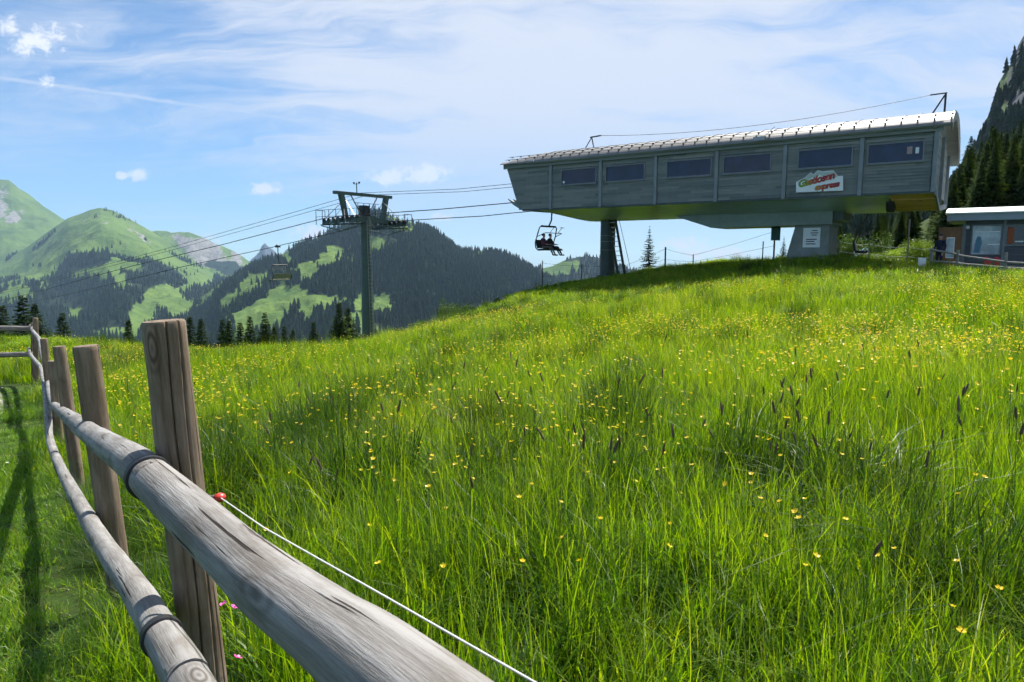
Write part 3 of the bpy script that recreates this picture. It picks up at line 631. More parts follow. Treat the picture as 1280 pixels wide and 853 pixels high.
word('Gastlosen', .43, s0, z0 + .04, 12, m_let1, .022); s1, z1 = face(960 + 292 / 5.333, 180 + 306 / 5.333, -.16); word('express', .36, s1 + .12, z1 - .035, 7, m_let2, .022)
# roof gear: tripod, mast, wire between them, floodlight
def roofz(w): return float(np.interp(w, [q[0] for q in prof], [q[1] for q in prof]))
tp = empty('cable_tripod', stw(.95, 3, roofz(3)), ST); tag(tp, 'small dark tripod on the roof near its valley end', 'tripod')
for a, b in ((-.35, -.3), (.35, -.3), (0, .4)): MB().bar((a, b, -.02), (0, 0, .78), .05, .05).build('leg', m_dark, tp)
MB().bar((-.1, 0, .78), (.62, 0, .82), .06, .07).build('arm', m_dark, tp)
ms = empty('cable_mast', stw(18.9, 3, roofz(3)), ST); tag(ms, 'dark braced mast on the roof end above the hut', 'mast')
MB().bar((.25, 0, -.1), (.25, 0, 1.0), .08, .08).build('post', m_dark, ms); MB().bar((-.3, 0, -.02), (.22, 0, .9), .06, .06).build('brace', m_dark, ms); MB().bar((-.35, 0, .97), (.3, 0, .98), .05, .05).build('arm', m_dark, ms)
A = stw(1.55, 3, roofz(3) + .82); B = stw(18.55, 3, roofz(3) + .97)
wr = MB().tube([A.lerp(B, k / 16) - Vector((0, 0, .45 * 4 * (k / 16) * (1 - k / 16))) for k in range(17)], .013, 5).build('roof_wire', m_dark); tag(wr, 'thin wire strung above the station roof', 'wire')
fl = empty('floodlight', stw(12.2, -.3, 5.32), ST); tag(fl, 'small floodlight on an arm at the roof edge', 'floodlight')
MB().bar((0, .1, .1), (-.12, -.35, .05), .04, .04).build('arm', m_steel, fl); MB().bar((.35, .15, .55), (-.05, -.3, .02), .025, .025).build('stay', m_steel, fl); MB().box(-.42, .1, -.5, -.32, -.1, .08).build('lamp_housing', m_steel, fl)

# ------------------------------------------------------------------ people
def skin_mesh(name, joints, bones, mats, sub=2):
    """joints: name -> (pos, radius); bones: (a, b, material slot); one continuous surface"""
    nm = list(joints); me = bpy.data.meshes.new(name); me.from_pydata([joints[k][0] for k in nm], [(nm.index(a), nm.index(b)) for a, b, _ in bones], [])
    ob = bpy.data.objects.new(name, me); COL.objects.link(ob); ob.modifiers.new('skin', 'SKIN'); sv = me.skin_vertices[0].data
    for i, k in enumerate(nm):
        r = joints[k][1]; sv[i].radius = (r, r) if not isinstance(r, tuple) else r; sv[i].use_root = (k == 'pelvis')
    md = ob.modifiers.new('sub', 'SUBSURF'); md.levels = sub; md.render_levels = sub
    dg = bpy.context.evaluated_depsgraph_get(); out = bpy.data.meshes.new_from_object(ob.evaluated_get(dg)); bpy.data.objects.remove(ob)
    out.materials.clear()
    for m in mats: out.materials.append(m)
    seg = [(Vector(joints[a][0]), Vector(joints[b][0]), s) for a, b, s in bones]
    for f in out.polygons:
        c = Vector(f.center); best = min(seg, key=lambda q: (c - (q[0] + (q[1] - q[0]) * max(0, min(1, (c - q[0]).dot(q[1] - q[0]) / max(1e-9, (q[1] - q[0]).length_squared))))).length)
        f.material_index = best[2]; f.use_smooth = True
    out.name = name; return out
def hand(J, Bn, side, wrist, fwd, slot):
    w = Vector(wrist); f = Vector(fwd).normalized(); a = f.cross(Vector((0, 0, 1))).normalized() * side; palm = w + f * .07
    J['palm' + str(side)] = (palm, .028); Bn.append(('wrist' + str(side), 'palm' + str(side), slot))
    for i, (o, l) in enumerate(((-.028, .06), (-.009, .075), (.010, .07), (.027, .055))):
        k1 = palm + f * .03 + a * o; k2 = k1 + f * l * .6 + Vector((0, 0, -.012)); k3 = k2 + f * l * .4 + Vector((0, 0, -.03))
        for j, (q, r) in enumerate(((k1, .010), (k2, .009), (k3, .008))): J['f%d%d%d' % (side, i, j)] = (q, r)
        Bn += [('palm' + str(side), 'f%d%d0' % (side, i), slot), ('f%d%d0' % (side, i), 'f%d%d1' % (side, i), slot), ('f%d%d1' % (side, i), 'f%d%d2' % (side, i), slot)]
    t1 = w + f * .04 - a * .035; t2 = t1 + f * .04 - a * .015; J['t%d' % side] = (t1, .011); J['u%d' % side] = (t2, .009)
    Bn += [('wrist' + str(side), 't%d' % side, slot), ('t%d' % side, 'u%d' % side, slot)]
m_skin = simple('skin', (.45, .26, .18), .55, 0, .1, 8)
m_hair = simple('dark_hair', (.03, .022, .018), .6, 0, .3, 20)
def person(name, label, loc, rz, coat, trousers, pose, hairy=True):
    J = {}; Bn = []; shoe = m_black
    if pose == 'sit':      # hips at origin, looking along +x, feet on the foot rest
        J.update(pelvis=((0, 0, .10), (.16, .13)), belly=((-.03, 0, .28), (.15, .12)), chest=((-.05, 0, .46), (.17, .12)), neck=((-.02, 0, .63), .055), jaw=((.015, 0, .70), .07), head=((.01, 0, .79), .088), crown=((.0, 0, .86), .07))
        Bn += [('pelvis', 'belly', 0), ('belly', 'chest', 0), ('chest', 'neck', 0), ('neck', 'jaw', 2), ('jaw', 'head', 2), ('head', 'crown', 2)]
        for s in (-1, 1):
            k = str(s)
            J.update({'sh' + k: ((-.05, s * .19, .55), .07), 'el' + k: ((.06, s * .27, .30), .052), 'wrist' + k: ((.30, s * .17, .26), .034), 'hip' + k: ((.08, s * .10, .09), .095), 'knee' + k: ((.46, s * .12, .12), .065), 'ank' + k: ((.72, s * .12, -.30), .045), 'heel' + k: ((.72, s * .12, -.35), .045), 'toe' + k: ((.92, s * .13, -.37), .04)})
            Bn += [('chest', 'sh' + k, 0), ('sh' + k, 'el' + k, 0), ('el' + k, 'wrist' + k, 0), ('pelvis', 'hip' + k, 1), ('hip' + k, 'knee' + k, 1), ('knee' + k, 'ank' + k, 1), ('ank' + k, 'heel' + k, 3), ('heel' + k, 'toe' + k, 3)]
            hand(J, Bn, s, (.30, s * .17, .26), (1, 0, .1), 2)
        hc = Vector((-.01, 0, .80))
    else:
        J.update(pelvis=((0, 0, .92), (.15, .12)), belly=((.0, 0, 1.08), (.14, .11)), chest=((-.01, 0, 1.28), (.17, .12)), neck=((0, 0, 1.46), .055), jaw=((.025, 0, 1.52), .07), head=((.015, 0, 1.61), .09), crown=((.005, 0, 1.68), .07))
        Bn += [('pelvis', 'belly', 0), ('belly', 'chest', 0), ('chest', 'neck', 0), ('neck', 'jaw', 2), ('jaw', 'head', 2), ('head', 'crown', 2)]
        for s in (-1, 1):
            k = str(s)
            J.update({'sh' + k: ((-.01, s * .20, 1.38), .068), 'el' + k: ((-.02, s * .27, 1.10), .05), 'wrist' + k: ((.10, s * .24, .90), .034), 'hip' + k: ((0, s * .10, .85), .09), 'knee' + k: ((.02, s * .11, .48), .062), 'ank' + k: ((-.02, s * .11, .10), .045), 'heel' + k: ((-.02, s * .11, .05), .045), 'toe' + k: ((.17, s * .13, .04), .04)})
            Bn += [('chest', 'sh' + k, 0), ('sh' + k, 'el' + k, 0), ('el' + k, 'wrist' + k, 0), ('pelvis', 'hip' + k, 1), ('hip' + k, 'knee' + k, 1), ('knee' + k, 'ank' + k, 1), ('ank' + k, 'heel' + k, 3), ('heel' + k, 'toe' + k, 3)]
            hand(J, Bn, s, (.10, s * .24, .90), (.3, 0, -1), 2)
        hc = Vector((-.005, 0, 1.62))
    root = empty('person', loc, rz); tag(root, label, 'person')
    link('body', skin_mesh('body', J, Bn, [coat, trousers, m_skin, shoe]), root)
    hm = MB()
    hm.ball(hc + Vector((-.015, 0, .035)), (.108, .098, .088), 14, 8).build('hair', m_hair, root, 60)
    for s in (-1, 1): MB().ball(hc + Vector((.082, s * .034, -.005)), .014, 6, 4).build('eye', m_print, root, 60)
    MB().ball(hc + Vector((.098, 0, -.035)), (.022, .014, .022), 6, 4).build('nose', m_skin, root, 60)
    MB().ball(hc + Vector((.082, 0, -.075)), (.012, .026, .007), 6, 4).build('mouth', simple('lips', (.35, .12, .1), .5), root, 60)
    for s in (-1, 1): MB().ball(hc + Vector((0, s * .092, -.02)), (.022, .012, .034), 6, 4).build('ear', m_skin, root, 60)
    return root

# ------------------------------------------------------------------ chairs (local origin at the rope grip, looking along +x)
m_seat = simple('chair_seat_padding', (.03, .034, .03), .6, 0, .3, 5)
m_slat = simple('chair_pale_slats', (.20, .21, .13), .6, 0, .2, 5)
def chair(label, loc, rz, hang=1.45, slatcol=m_seat):
    r = empty('lift_chair', loc, rz); tag(r, label, 'lift chair', 'chairs of the lift')
    g = MB().box(-.28, .28, -.09, .09, -.12, .06).build('grip', m_dark, r)
    MB().tube([(0, .02, .02), (0, .16, .02)], .13, 12).build('grip_wheel', m_black, g); MB().bar((.0, -.1, 0), (.3, -.16, .06), .05, .05).build('grip_lever', m_dark, g)
    MB().tube([(0, 0, 0), (0, .0, -hang * .55), (-.02, 0, -hang * .75), (-.13, 0, -hang * .9), (-.22, 0, -hang)], .045, 10).build('hanger', m_dark, r, 50)
    z = -hang; hw = 1.02
    MB().tube([(-.22, -hw * .78, z), (-.22, hw * .78, z)], .055, 10).build('cross_bar', m_dark, r, 50)
    for s in (-1, 1):
        MB().tube([(-.22, s * hw * .76, z), (-.24, s * hw * .93, z - .08), (-.36, s * hw, z - .55), (-.50, s * hw, z - .98), (-.46, s * hw, z - 1.28), (-.25, s * hw, z - 1.42), (.16, s * hw, z - 1.40)], .034, 8).build('side_frame', m_dark, r, 60)
    for k in range(4):
        y0 = -hw + .06 + k * (2 * hw - .12) / 4; y1 = y0 + (2 * hw - .12) / 4 - .04
        MB().prism([(-.40, z - 1.34), (.14, z - 1.31), (.17, z - 1.36), (.14, z - 1.43), (-.40, z - 1.43)], 'y', y0, y1).build('seat', slatcol, r, 40)
        MB().prism([(-.42, z - 1.30), (-.36, z - 1.30), (-.50, z - .80), (-.56, z - .80)], 'y', y0, y1).build('backrest', slatcol, r, 40)
    # restraining bar with foot rests, folded up
    rb = MB().tube([(-.40, -hw * .96, z - .62), (.10, -hw * .93, z - .42), (.16, -hw * .86, z - .40), (.16, hw * .86, z - .40), (.10, hw * .93, z - .42), (-.40, hw * .96, z - .62)], .022, 8).build('restraint_bar', m_dark, r, 60)
    for s in (-.45, .45):
        MB().tube([(.16, s, z - .40), (.42, s, z - .12), (.46, s, z - .08)], .016, 6).build('foot_rest_stem', m_dark, rb); MB().tube([(.46, s - .22, z - .08), (.46, s + .22, z - .08)], .018, 6).build('foot_rest', m_dark, rb)
    return r
CH1 = stw(-.75, 1.25, 3.10)
c1 = chair('occupied dark lift chair hanging at the valley end of the station', CH1, ST, 1.45)
m_coat1 = simple('maroon_jacket', (.085, .03, .045), .8, 0, .25, 8); m_coat2 = simple('dark_jacket', (.02, .022, .026), .8, 0, .25, 8); m_tr1 = simple('dark_trousers', (.022, .024, .03), .8, 0, .2, 8); m_tr2 = simple('grey_trousers', (.10, .09, .085), .8, 0, .2, 8)
def on_chair(y): return CH1 + tx * (-.16) + nx * y + Vector((0, 0, -1.45 - 1.36 + .02))
person('person', 'person in maroon jacket seated on the station chair', on_chair(-.62), ST, m_coat1, m_tr2, 'sit')
person('person', 'person in dark jacket and cap seated on the station chair', on_chair(.12), ST, m_coat2, m_tr1, 'sit')
PY_S, PY_W = -19.9, 3.65
ROPE_N = [(-125, -10.3), (-100, -7.4), (-80, -4.95), (-53.2, -1.25), (-36, .85), (-22, 2.72), (-20, 2.84), (-17.8, 2.88), (-10, 2.98), (-3.2, 3.18), (3, 3.2)]
ROPE_F = [(-125, -10.5), (-100, -7.6), (-80, -5.15), (-53.2, -1.5), (-34.8, .76), (-22, 2.5), (-20, 2.62), (-17.8, 2.66), (-10, 2.76), (-7, 2.9), (-2, 3.1), (3, 3.2)]
def rope_at(tab, s): return float(np.interp(s, [q[0] for q in tab], [q[1] for q in tab]))
for tab, w, lab in ((ROPE_N, 1.2, 'dark haul rope entering the near side of the station'), (ROPE_F, 6.1, 'dark haul rope on the far side carrying the empty chair')):
    mb = MB().tube([stw(s, w, z) for s, z in tab], .03, 6).build('haul_rope', m_dark, None, 60); tag(mb, lab, 'rope', 'haul ropes of the lift')
for dw, dzz in ((3.3, 0), (4.0, -.12)):
    tab = [(-125, -8.6 + dzz), (-80, -3.3 + dzz), (-50, .55 + dzz), (-30, 3.3 + dzz), (-19.9, 4.72 + dzz), (-10, 4.48 + dzz), (-3, 4.62 + dzz)]
    o = MB().tube([stw(s, dw, z) for s, z in tab], .018, 5).build('signal_cable', m_dark, None, 60); tag(o, 'thin signal cable running over the top of the pylon' if dzz == 0 else 'lower of two thin signal cables over the pylon', 'cable', 'signal cables of the lift')
chair('empty lift chair with pale slatted seat hanging over the valley', stw(-34.8, 6.1, .76 - .02), ST + math.pi, 1.75, m_slat)
chair('lift chair hanging beneath the station hull beside the concrete pier', stw(15.9, 5.4, 3.0), ST + R(6), 1.5)

# ------------------------------------------------------------------ pylon
pz = gz(*stw(PY_S, PY_W, 0)[:2]); pc = stw(PY_S, PY_W, pz)
m_pyl = simple('pylon_green_paint', (.06, .095, .082), .45, .15, .25, 1.5, .05)
py = empty('lift_pylon', pc, ST); tag(py, 'tall dark green tubular lift pylon with wide crossarm and railings', 'pylon')
H = 2.42 - pz
MB().tube([(0, 0, -.8), (0, 0, H * .55), (0, 0, H)], [.48, .41, .34], 24).build('column', m_pyl, py, 40)
for z in (H * .3, H * .55, H * .8): MB().tube([(0, 0, z - .06), (0, 0, z + .06)], .47 - .11 * z / H, 24).build('flange', m_pyl, py, 40)
ld = empty('ladder', (0, 0, 0)); ld.parent = py
lm = MB(); 
for k in (-.2, .2): lm.tube([(.52, k, .2), (.44, k, H + .2)], .022, 6)
for i in range(int(H / .3)): lm.tube([(.52 - .08 * i * .3 / H, -.2, .3 + i * .3), (.52 - .08 * i * .3 / H, .2, .3 + i * .3)], .012, 5)
lm.build('ladder_rails', m_steel, ld)
cr = MB(); cr.prism([(-2.65, H + .02), (2.65, H + .02), (2.65, H + .28), (.5, H + .52), (-.5, H + .52), (-2.65, H + .28)], 'x', -.19, .19); cr.build('crossarm', m_pyl, py)
MB().tube([(0, 0, H - .3), (0, 0, H + .5)], .40, 16).build('column_head', m_pyl, py, 40)
wheel = MB().tube([(0, -.05, 0), (0, .05, 0)], .19, 16).mesh('sheave', m_black, 40)
for s, tab in ((-1, ROPE_N), (1, ROPE_F)):
    zr_ = rope_at(tab, -20) - pz; yy = s * 2.45; sl = .055
    b = MB(); b.bar((-2.05, yy, zr_ - .40 - 2.05 * sl), (2.05, yy, zr_ - .40 + 2.05 * sl), .12, .16)
    for k in (-1.5, -.5, .5, 1.5): b.bar((k - .42, yy, zr_ - .26 + k * sl), (k + .42, yy, zr_ - .26 + k * sl), .10, .12)
    sb = b.build('sheave_beam', m_pyl, py)
    for k in range(8):
        x = -1.85 + k * .53; link('sheave', wheel, sb, (x, yy, zr_ - .22 + x * sl))
    for x0_, x1_ in ((-2.2, -1.1), (-1.1, 0), (0, 1.1), (1.1, 2.2)):
        d0, d1 = .62 + .42 * (1 - abs(x0_) / 2.2), .62 + .42 * (1 - abs(x1_) / 2.2)
        MB().bar((x0_, yy, zr_ - d0 - .04), (x1_, yy, zr_ - d1 - .04), .06, .07).build('truss_chord', m_pyl, py); MB().bar((x0_, yy, zr_ - d0), (x1_, yy, zr_ - .5), .035, .035).build('truss_brace', m_steel, py); MB().bar((x1_, yy, zr_ - d1), (x1_, yy, zr_ - .5), .035, .035).build('truss_brace', m_steel, py)
    for e in (-1, 1): MB().bar((e * 1.7, yy, zr_ - .1), (0, s * 1.95, H + 1.75), .04, .04).build('stay', m_steel, py); MB().bar((e * .9, yy + s * .3, zr_ - .5), (0, s * 2.1, H + 1.2), .035, .035).build('stay', m_steel, py)
    gw = MB().box(-2.3, 2.3, yy - s * .22 - .25, yy - s * .22 + .25, zr_ - .62, zr_ - .56).build('walkway', m_dark, py)
    rl = MB(); yo = yy + s * .42
    for x in (-2.3, -1.55, -.8, 0, .8, 1.55, 2.3): rl.bar((x, yo, zr_ - .6), (x, yo, zr_ + .52), .035, .035)
    for zz_ in (.0, .5): rl.bar((-2.3, yo, zr_ + zz_), (2.3, yo, zr_ + zz_), .03, .03)
    for e in (-2.3, 2.3): rl.bar((e, yo, zr_ + .5), (e, yy - s * .45, zr_ + .5), .03, .03); rl.bar((e, yy - s * .45, zr_ + .5), (e, yy - s * .45, zr_ - .6), .035, .035)
    rl.build('railing', m_dark, gw)
    MB().bar((-1.4, yy, zr_ - .48), (0, s * .3, H - .1), .08, .08).build('brace', m_pyl, py); MB().bar((1.4, yy, zr_ - .48), (0, s * .3, H - .1), .08, .08).build('brace', m_pyl, py)
    MB().prism([(s * 1.75, H + .3), (s * 2.05, H + .3), (s * 2.5, H + 2.05), (s * 2.12, H + 2.05)], 'x', -.16, .16).build('lifting_post', m_pyl, py)
    MB().bar((0, s * .25, H + .45), (0, s * 1.35, H + 2.05), .07, .07).build('brace', m_steel, py)
MB().box(-.14, .14, -3.0, 2.9, H + 2.05, H + 2.28).build('lifting_beam', m_pyl, py)
for k in (-.9, -.3, .3, .9):
    MB().bar((.25, k, H + .4), (.25, k, H + 1.5), .035, .035).build('platform_rail', m_dark, py)
MB().bar((.25, -1.3, H + 1.5), (.25, 1.3, H + 1.5), .035, .035).build('platform_rail', m_dark, py)
MB().box(-.3, .2, -.35, .35, H + .55, H + 1.35).build('switch_box', m_dark, py)
an = MB().bar((0, -.75, H + 2.28), (0, -.75, H + 3.05), .05, .05).build('sensor_mast', m_dark, py)
MB().bar((-.3, -.75, H + 2.95), (.3, -.75, H + 2.95), .03, .03).build('sensor_arm', m_dark, an)
for x in (-.3, .3): MB().ball((x, -.75, H + 3.04), .08, 8, 5).build('wind_cup', m_dark, an)

# ------------------------------------------------------------------ ticket hut
HO = Vector((21.9, 33.4, 0)); hz = gz(21.9, 33.4) - .02; HO.z = hz
hut = empty('ticket_hut', HO, ST); tag(hut, 'small grey timber hut with pale flat roof beside the station', 'hut')
m_hutwood = simple('grey_hut_boards', (.10, .11, .125), .8, 0, .4, 1.5, .3, (.4, 3, 9), .2); m_door = simple('brown_door_wood', (.22, .10, .035), .5, 0, .3, 2, .1, (4, 4, .6))
m_blue = simple('pale_blue_fascia', (.26, .32, .40), .5, 0, .1, 1); m_roofw = simple('white_roof_edge', (.72, .74, .76), .5, .1, .08, 1)
HL, HD, HH = 6.5, 4.0, 2.55
MB().box(0, HL, .04, HD, -.5, HH).build('wall', m_hutwood, hut)
z = -.1; hb = MB()
wins = [(.32, 1.42, .95, 2.28), (1.66, 2.36, 1.38, 2.26)]
while z < HH - .02:
    z1 = min(z + .14, HH); segs = [(0.02, HL)]
    for (a, c, q0, q1) in wins:
        if z1 > q0 and z < q1: segs = [t_ for (p_, q_) in segs for t_ in (((p_, a), (c, q_)) if p_ < a and q_ > c else ((p_, q_),))]
    for (p_, q_) in segs: hb.box(p_, q_, -.01, .05, z + .006, z1)
    z += .14
o = hb.build('cladding', m_hutwood, hut); o['kind'] = 'stuff'
def hwin(a, c, q0, q1, gm, name='window'):
    fr = MB(); t = .06; fr.box(a - t, c + t, -.05, .05, q1, q1 + t).box(a - t, c + t, -.06, .05, q0 - t, q0).box(a - t, a, -.05, .05, q0, q1).box(c, c + t, -.05, .05, q0, q1)
    o = fr.build('window', m_frame, hut); MB().box(a, c, .0, .035, q0, q1).build('pane', gm, o); return o
w1 = hwin(*wins[0], m_glass2)
MB().box(.95, 1.4, -.006, -.002, 1.38, 1.43).build('shelf_edge', m_white, w1); MB().prism([(.4, 1.0), (.62, 1.0), (.72, 1.45), (.66, 1.75), (.52, 1.8), (.45, 1.6)], 'y', -.006, -.002).build('poster_print', simple('blue_poster', (.10, .22, .34), .6), w1)
MB().box(.42, 1.38, -.005, -.001, 1.98, 2.02).build('shelf_edge', m_roofw, w1)
w2 = hwin(*wins[1], m_glass)
MB().box(1.68, 1.92, -.006, -.001, 1.42, 2.2).build('curtain', simple('rust_curtain', (.30, .08, .03), .8), w2); MB().box(1.98, 2.3, -.006, -.001, 1.5, 1.56).build('shelf_edge', m_roofw, w2)
MB().box(1.50, 1.60, -.07, .03, -.3, HH).build('corner_post', m_post, hut)
for k in (.98, 1.38):
    MB().add([(k + .17 * math.cos(a) * (1 + .25 * math.cos(a * 3)), -.035, .60 + .22 * math.sin(a) * (1 - .12 * math.sin(a * 2))) for a in np.linspace(0, 6.283, 20)[:-1]] + [(k, -.06, .6)], [(i, (i + 1) % 19, 19) for i in range(19)] + [tuple(range(18, -1, -1))]).build('red_emblem', simple('red_emblem_paint', (.55, .03, .06), .5), hut)
dr = MB(); dr.box(-1.0, -.12, -.15, -.10, -.05, 2.05); d = dr.build('door', m_door, hut); d.rotation_euler = (0, 0, R(0))
MB().box(-.72, -.38, -.17, -.152, .75, 1.75).build('door_frame_strip', m_white, d); MB().box(-.69, -.41, -.18, -.171, .80, 1.70).build('pane', m_glass2, d); MB().box(-.95, -.9, -.21, -.15, .95, 1.1).build('handle', m_steel, d)
MB().box(-1.08, 0.0, -.05, 1.2, -.4, 2.25).build('porch_wall', m_door, hut)
MB().box(-.1, .04, -.16, .02, -.3, 2.4).build('corner_post', m_frame, hut)
MB().box(-.75, HL + .4, -.55, HD + .4, HH - .02, HH + .30).build('roof_fascia', m_blue, hut); MB().prism([(-.64, HH + .302), (-.64, HH + .36), (1.2, HH + .66), (HD + .5, HH + .6), (HD + .5, HH + .302)], 'x', -.85, HL + .5).build('roof', m_roofw, hut)
MB().ball((.1, -.14, 2.22), .09, 8, 5).build('outdoor_lamp', m_white, hut)
pp = Vector((20.25, 32.6)); pgz = gz(pp.x, pp.y)
person('person', 'person in dark blue clothes standing beside the hut door', (pp.x, pp.y, pgz), R(200), simple('navy_jacket', (.012, .016, .05), .8, 0, .25, 8), simple('navy_trousers', (.014, .016, .04), .8, 0, .2, 8), 'stand')
# split rail fence in front of the hut
m_rail2 = simple('grey_fence_wood', (.24, .23, .21), .8, 0, .3, 3, .2)
fe = empty('rail_fence', (20.0, 31.6, gz(20, 31.6))); tag(fe, 'low grey wooden rail fence in front of the hut', 'fence')
fp = [at(1163, 331, 31.6), at(1196, 331, 30.9), at(1256, 333, 29.9), at(1330, 335, 29)]; fp = [Vector((p.x, p.y, gz(p.x, p.y))) for p in fp]; bz = Vector(fe.location)
for p in fp: MB().tube([p - bz - Vector((0, 0, .4)), p - bz + Vector((0, 0, 1.05))], .07, 8).build('post', m_rail2, fe, 60)
for i in range(3):
    for h0, h1 in (((1.0, .82), (.48, .45)), ((.80, .62), (.44, .38)), ((.62, .5), (.38, .3)))[i]:
        MB().tube([fp[i] - bz + Vector((-.05, -.08, h0)), fp[i + 1] - bz + Vector((.05, -.08, h1))], .045, 8).build('rail', m_rail2, fe, 60)
wp = at(1152, 330, 31); bd = MB().box(-.16, .16, -.02, .02, .02, .62).build('marker_board', m_white, None); bd.location = (wp.x, wp.y, gz(wp.x, wp.y)); bd.rotation_euler = (0, 0, R(-12)); tag(bd, 'small white board standing in the grass beside the rail fence', 'board')
# ------------------------------------------------------------------ wire fence along the bank under the station
wf = empty('wire_fence', stw(2, -1.2, gz(*stw(2, -1.2, 0)[:2]))); tag(wf, 'thin wire fence on dark posts along the bank under the station', 'fence')
wb = Vector(wf.location); pts = []
for (u, v0, v1, Y) in ((678, 326, 351, 41), (727, 331, 349, 41.2), (781, 331, 346, 40.5), (831, 309, 342, 39.0), (866, 318, 336, 38), (953, 302, 324, 36.5), (967, 286, 322, 36.2)):
    b = at(u, v1, Y); g_ = gz(b.x, b.y); tpz = max(at(u, v0, Y).z, g_ + .45); b.z = g_
    MB().tube([b - wb - Vector((0, 0, .3)), Vector((b.x, b.y, tpz)) - wb], .045 if u in (831, 967) else .03, 7).build('post', m_dark, wf, 60); pts.append((b, tpz))
for f_ in (.5, .92):
    for i in range(len(pts) - 2):
        a, c = pts[i], pts[i + 1] if i < 4 else pts[i + 2]
        pa = Vector((a[0].x, a[0].y, a[0].z + (a[1] - a[0].z) * f_)); pb = Vector((c[0].x, c[0].y, c[0].z + (c[1] - c[0].z) * f_))
        MB().tube([pa - wb, (pa + pb) / 2 - wb - Vector((0, 0, .04)), pb - wb], .007, 4).build('wire', m_dark, wf)
b, tz = pts[-1]; bx = MB().box(-.22, .22, -.1, .1, -.62, .12).build('meter_box', simple('teal_green_box', (.03, .11, .10), .5), None); bx.location = (b.x, b.y - .12, tz); bx.rotation_euler = (0, 0, R(-15)); tag(bx, 'small teal green box fixed to the tall dark fence post', 'box')
# posts with sagging wires between pier and hut
wf2 = empty('wire_fence', (19, 37.5, gz(19, 37.5))); tag(wf2, 'slack wire fence between the concrete pier and the hut', 'fence'); wb = Vector(wf2.location); pts = []
for (u, Y) in ((1048, 36.5), (1086, 37), (1134, 37.5), (1166, 38)):
    x = rayd(u, 320)[0] * Y; g_ = gz(x, Y); pts.append(Vector((x, Y, g_))); MB().tube([pts[-1] - wb - Vector((0, 0, .3)), pts[-1] - wb + Vector((0, 0, 1.2 if u != 1134 else 2.6))], .04, 7).build('post', m_rail2, wf2, 60)
for h_ in (.6, 1.1):
    for i in range(3):
        pa, pb = pts[i] + Vector((0, 0, h_)), pts[i + 1] + Vector((0, 0, h_)); MB().tube([pa - wb, (pa + pb) / 2 - wb - Vector((0, 0, .08)), pb - wb], .010, 4).build('wire', m_steel, wf2)

# ------------------------------------------------------------------ log fence beside the path
m_log, T, p, o = material('weathered_log')
lc = T.n('ShaderNodeAttribute', attribute_name='logco'); v = lc.outputs['Vector']
gr = T.noise(T.mapping(v, scale=(1, 1, .06)), 190, 5, .7, .04); gr2 = T.noise(T.mapping(v, scale=(1, 1, .10)), 34, 5, .6, .1); bl = T.noise(v, 6, 5, .6)
kn = T.n('ShaderNodeTexVoronoi'); T.put(kn.inputs['Vector'], T.mapping(v, scale=(9, 9, 3.2))); kn.inputs['Scale'].default_value = 1.0
ring = T.m('ADD', .55, T.m('MULTIPLY', T.m('SINE', T.m('MULTIPLY', kn.outputs['Distance'], 70.0)), .45)); knot = T.m('MULTIPLY', T.m('SUBTRACT', 1.0, T.sstep(kn.outputs['Distance'], .08, .30)), ring)
c = T.mix(T.sstep(gr, .25, .75), (.155, .146, .134), (.25, .245, .232)); c = T.mix(T.m('MULTIPLY', T.sstep(gr2, .42, .66), .75), c, (.35, .35, .345)); c = T.mix(T.m('MULTIPLY', T.sstep(bl, .5, .72), .55), c, (.135, .115, .092))
c = T.mix(T.m('MULTIPLY', knot, .75), c, (.05, .035, .025))
at_ = T.n('ShaderNodeAttribute', attribute_name='warm'); c = T.mix(at_.outputs['Fac'], c, T.mix(1.0, c, (.86, .60, .38), 'MULTIPLY'))
ck = T.noise(T.mapping(v, (3, 1, 5), scale=(1, 1, .022)), 62, 3, .5, .02); crack = T.m('SUBTRACT', 1.0, T.sstep(ck, .315, .345)); c = T.mix(crack, c, (.03, .022, .016))
T.put(p.inputs['Base Color'], c); p.inputs['Roughness'].default_value = .8; p.inputs['Specular IOR Level'].default_value = .25
bump(T, p, T.m('ADD', T.m('ADD', T.m('MULTIPLY', gr, .5), T.m('MULTIPLY', gr2, .4)), T.m('MULTIPLY', crack, -1.2)), .75, .006)
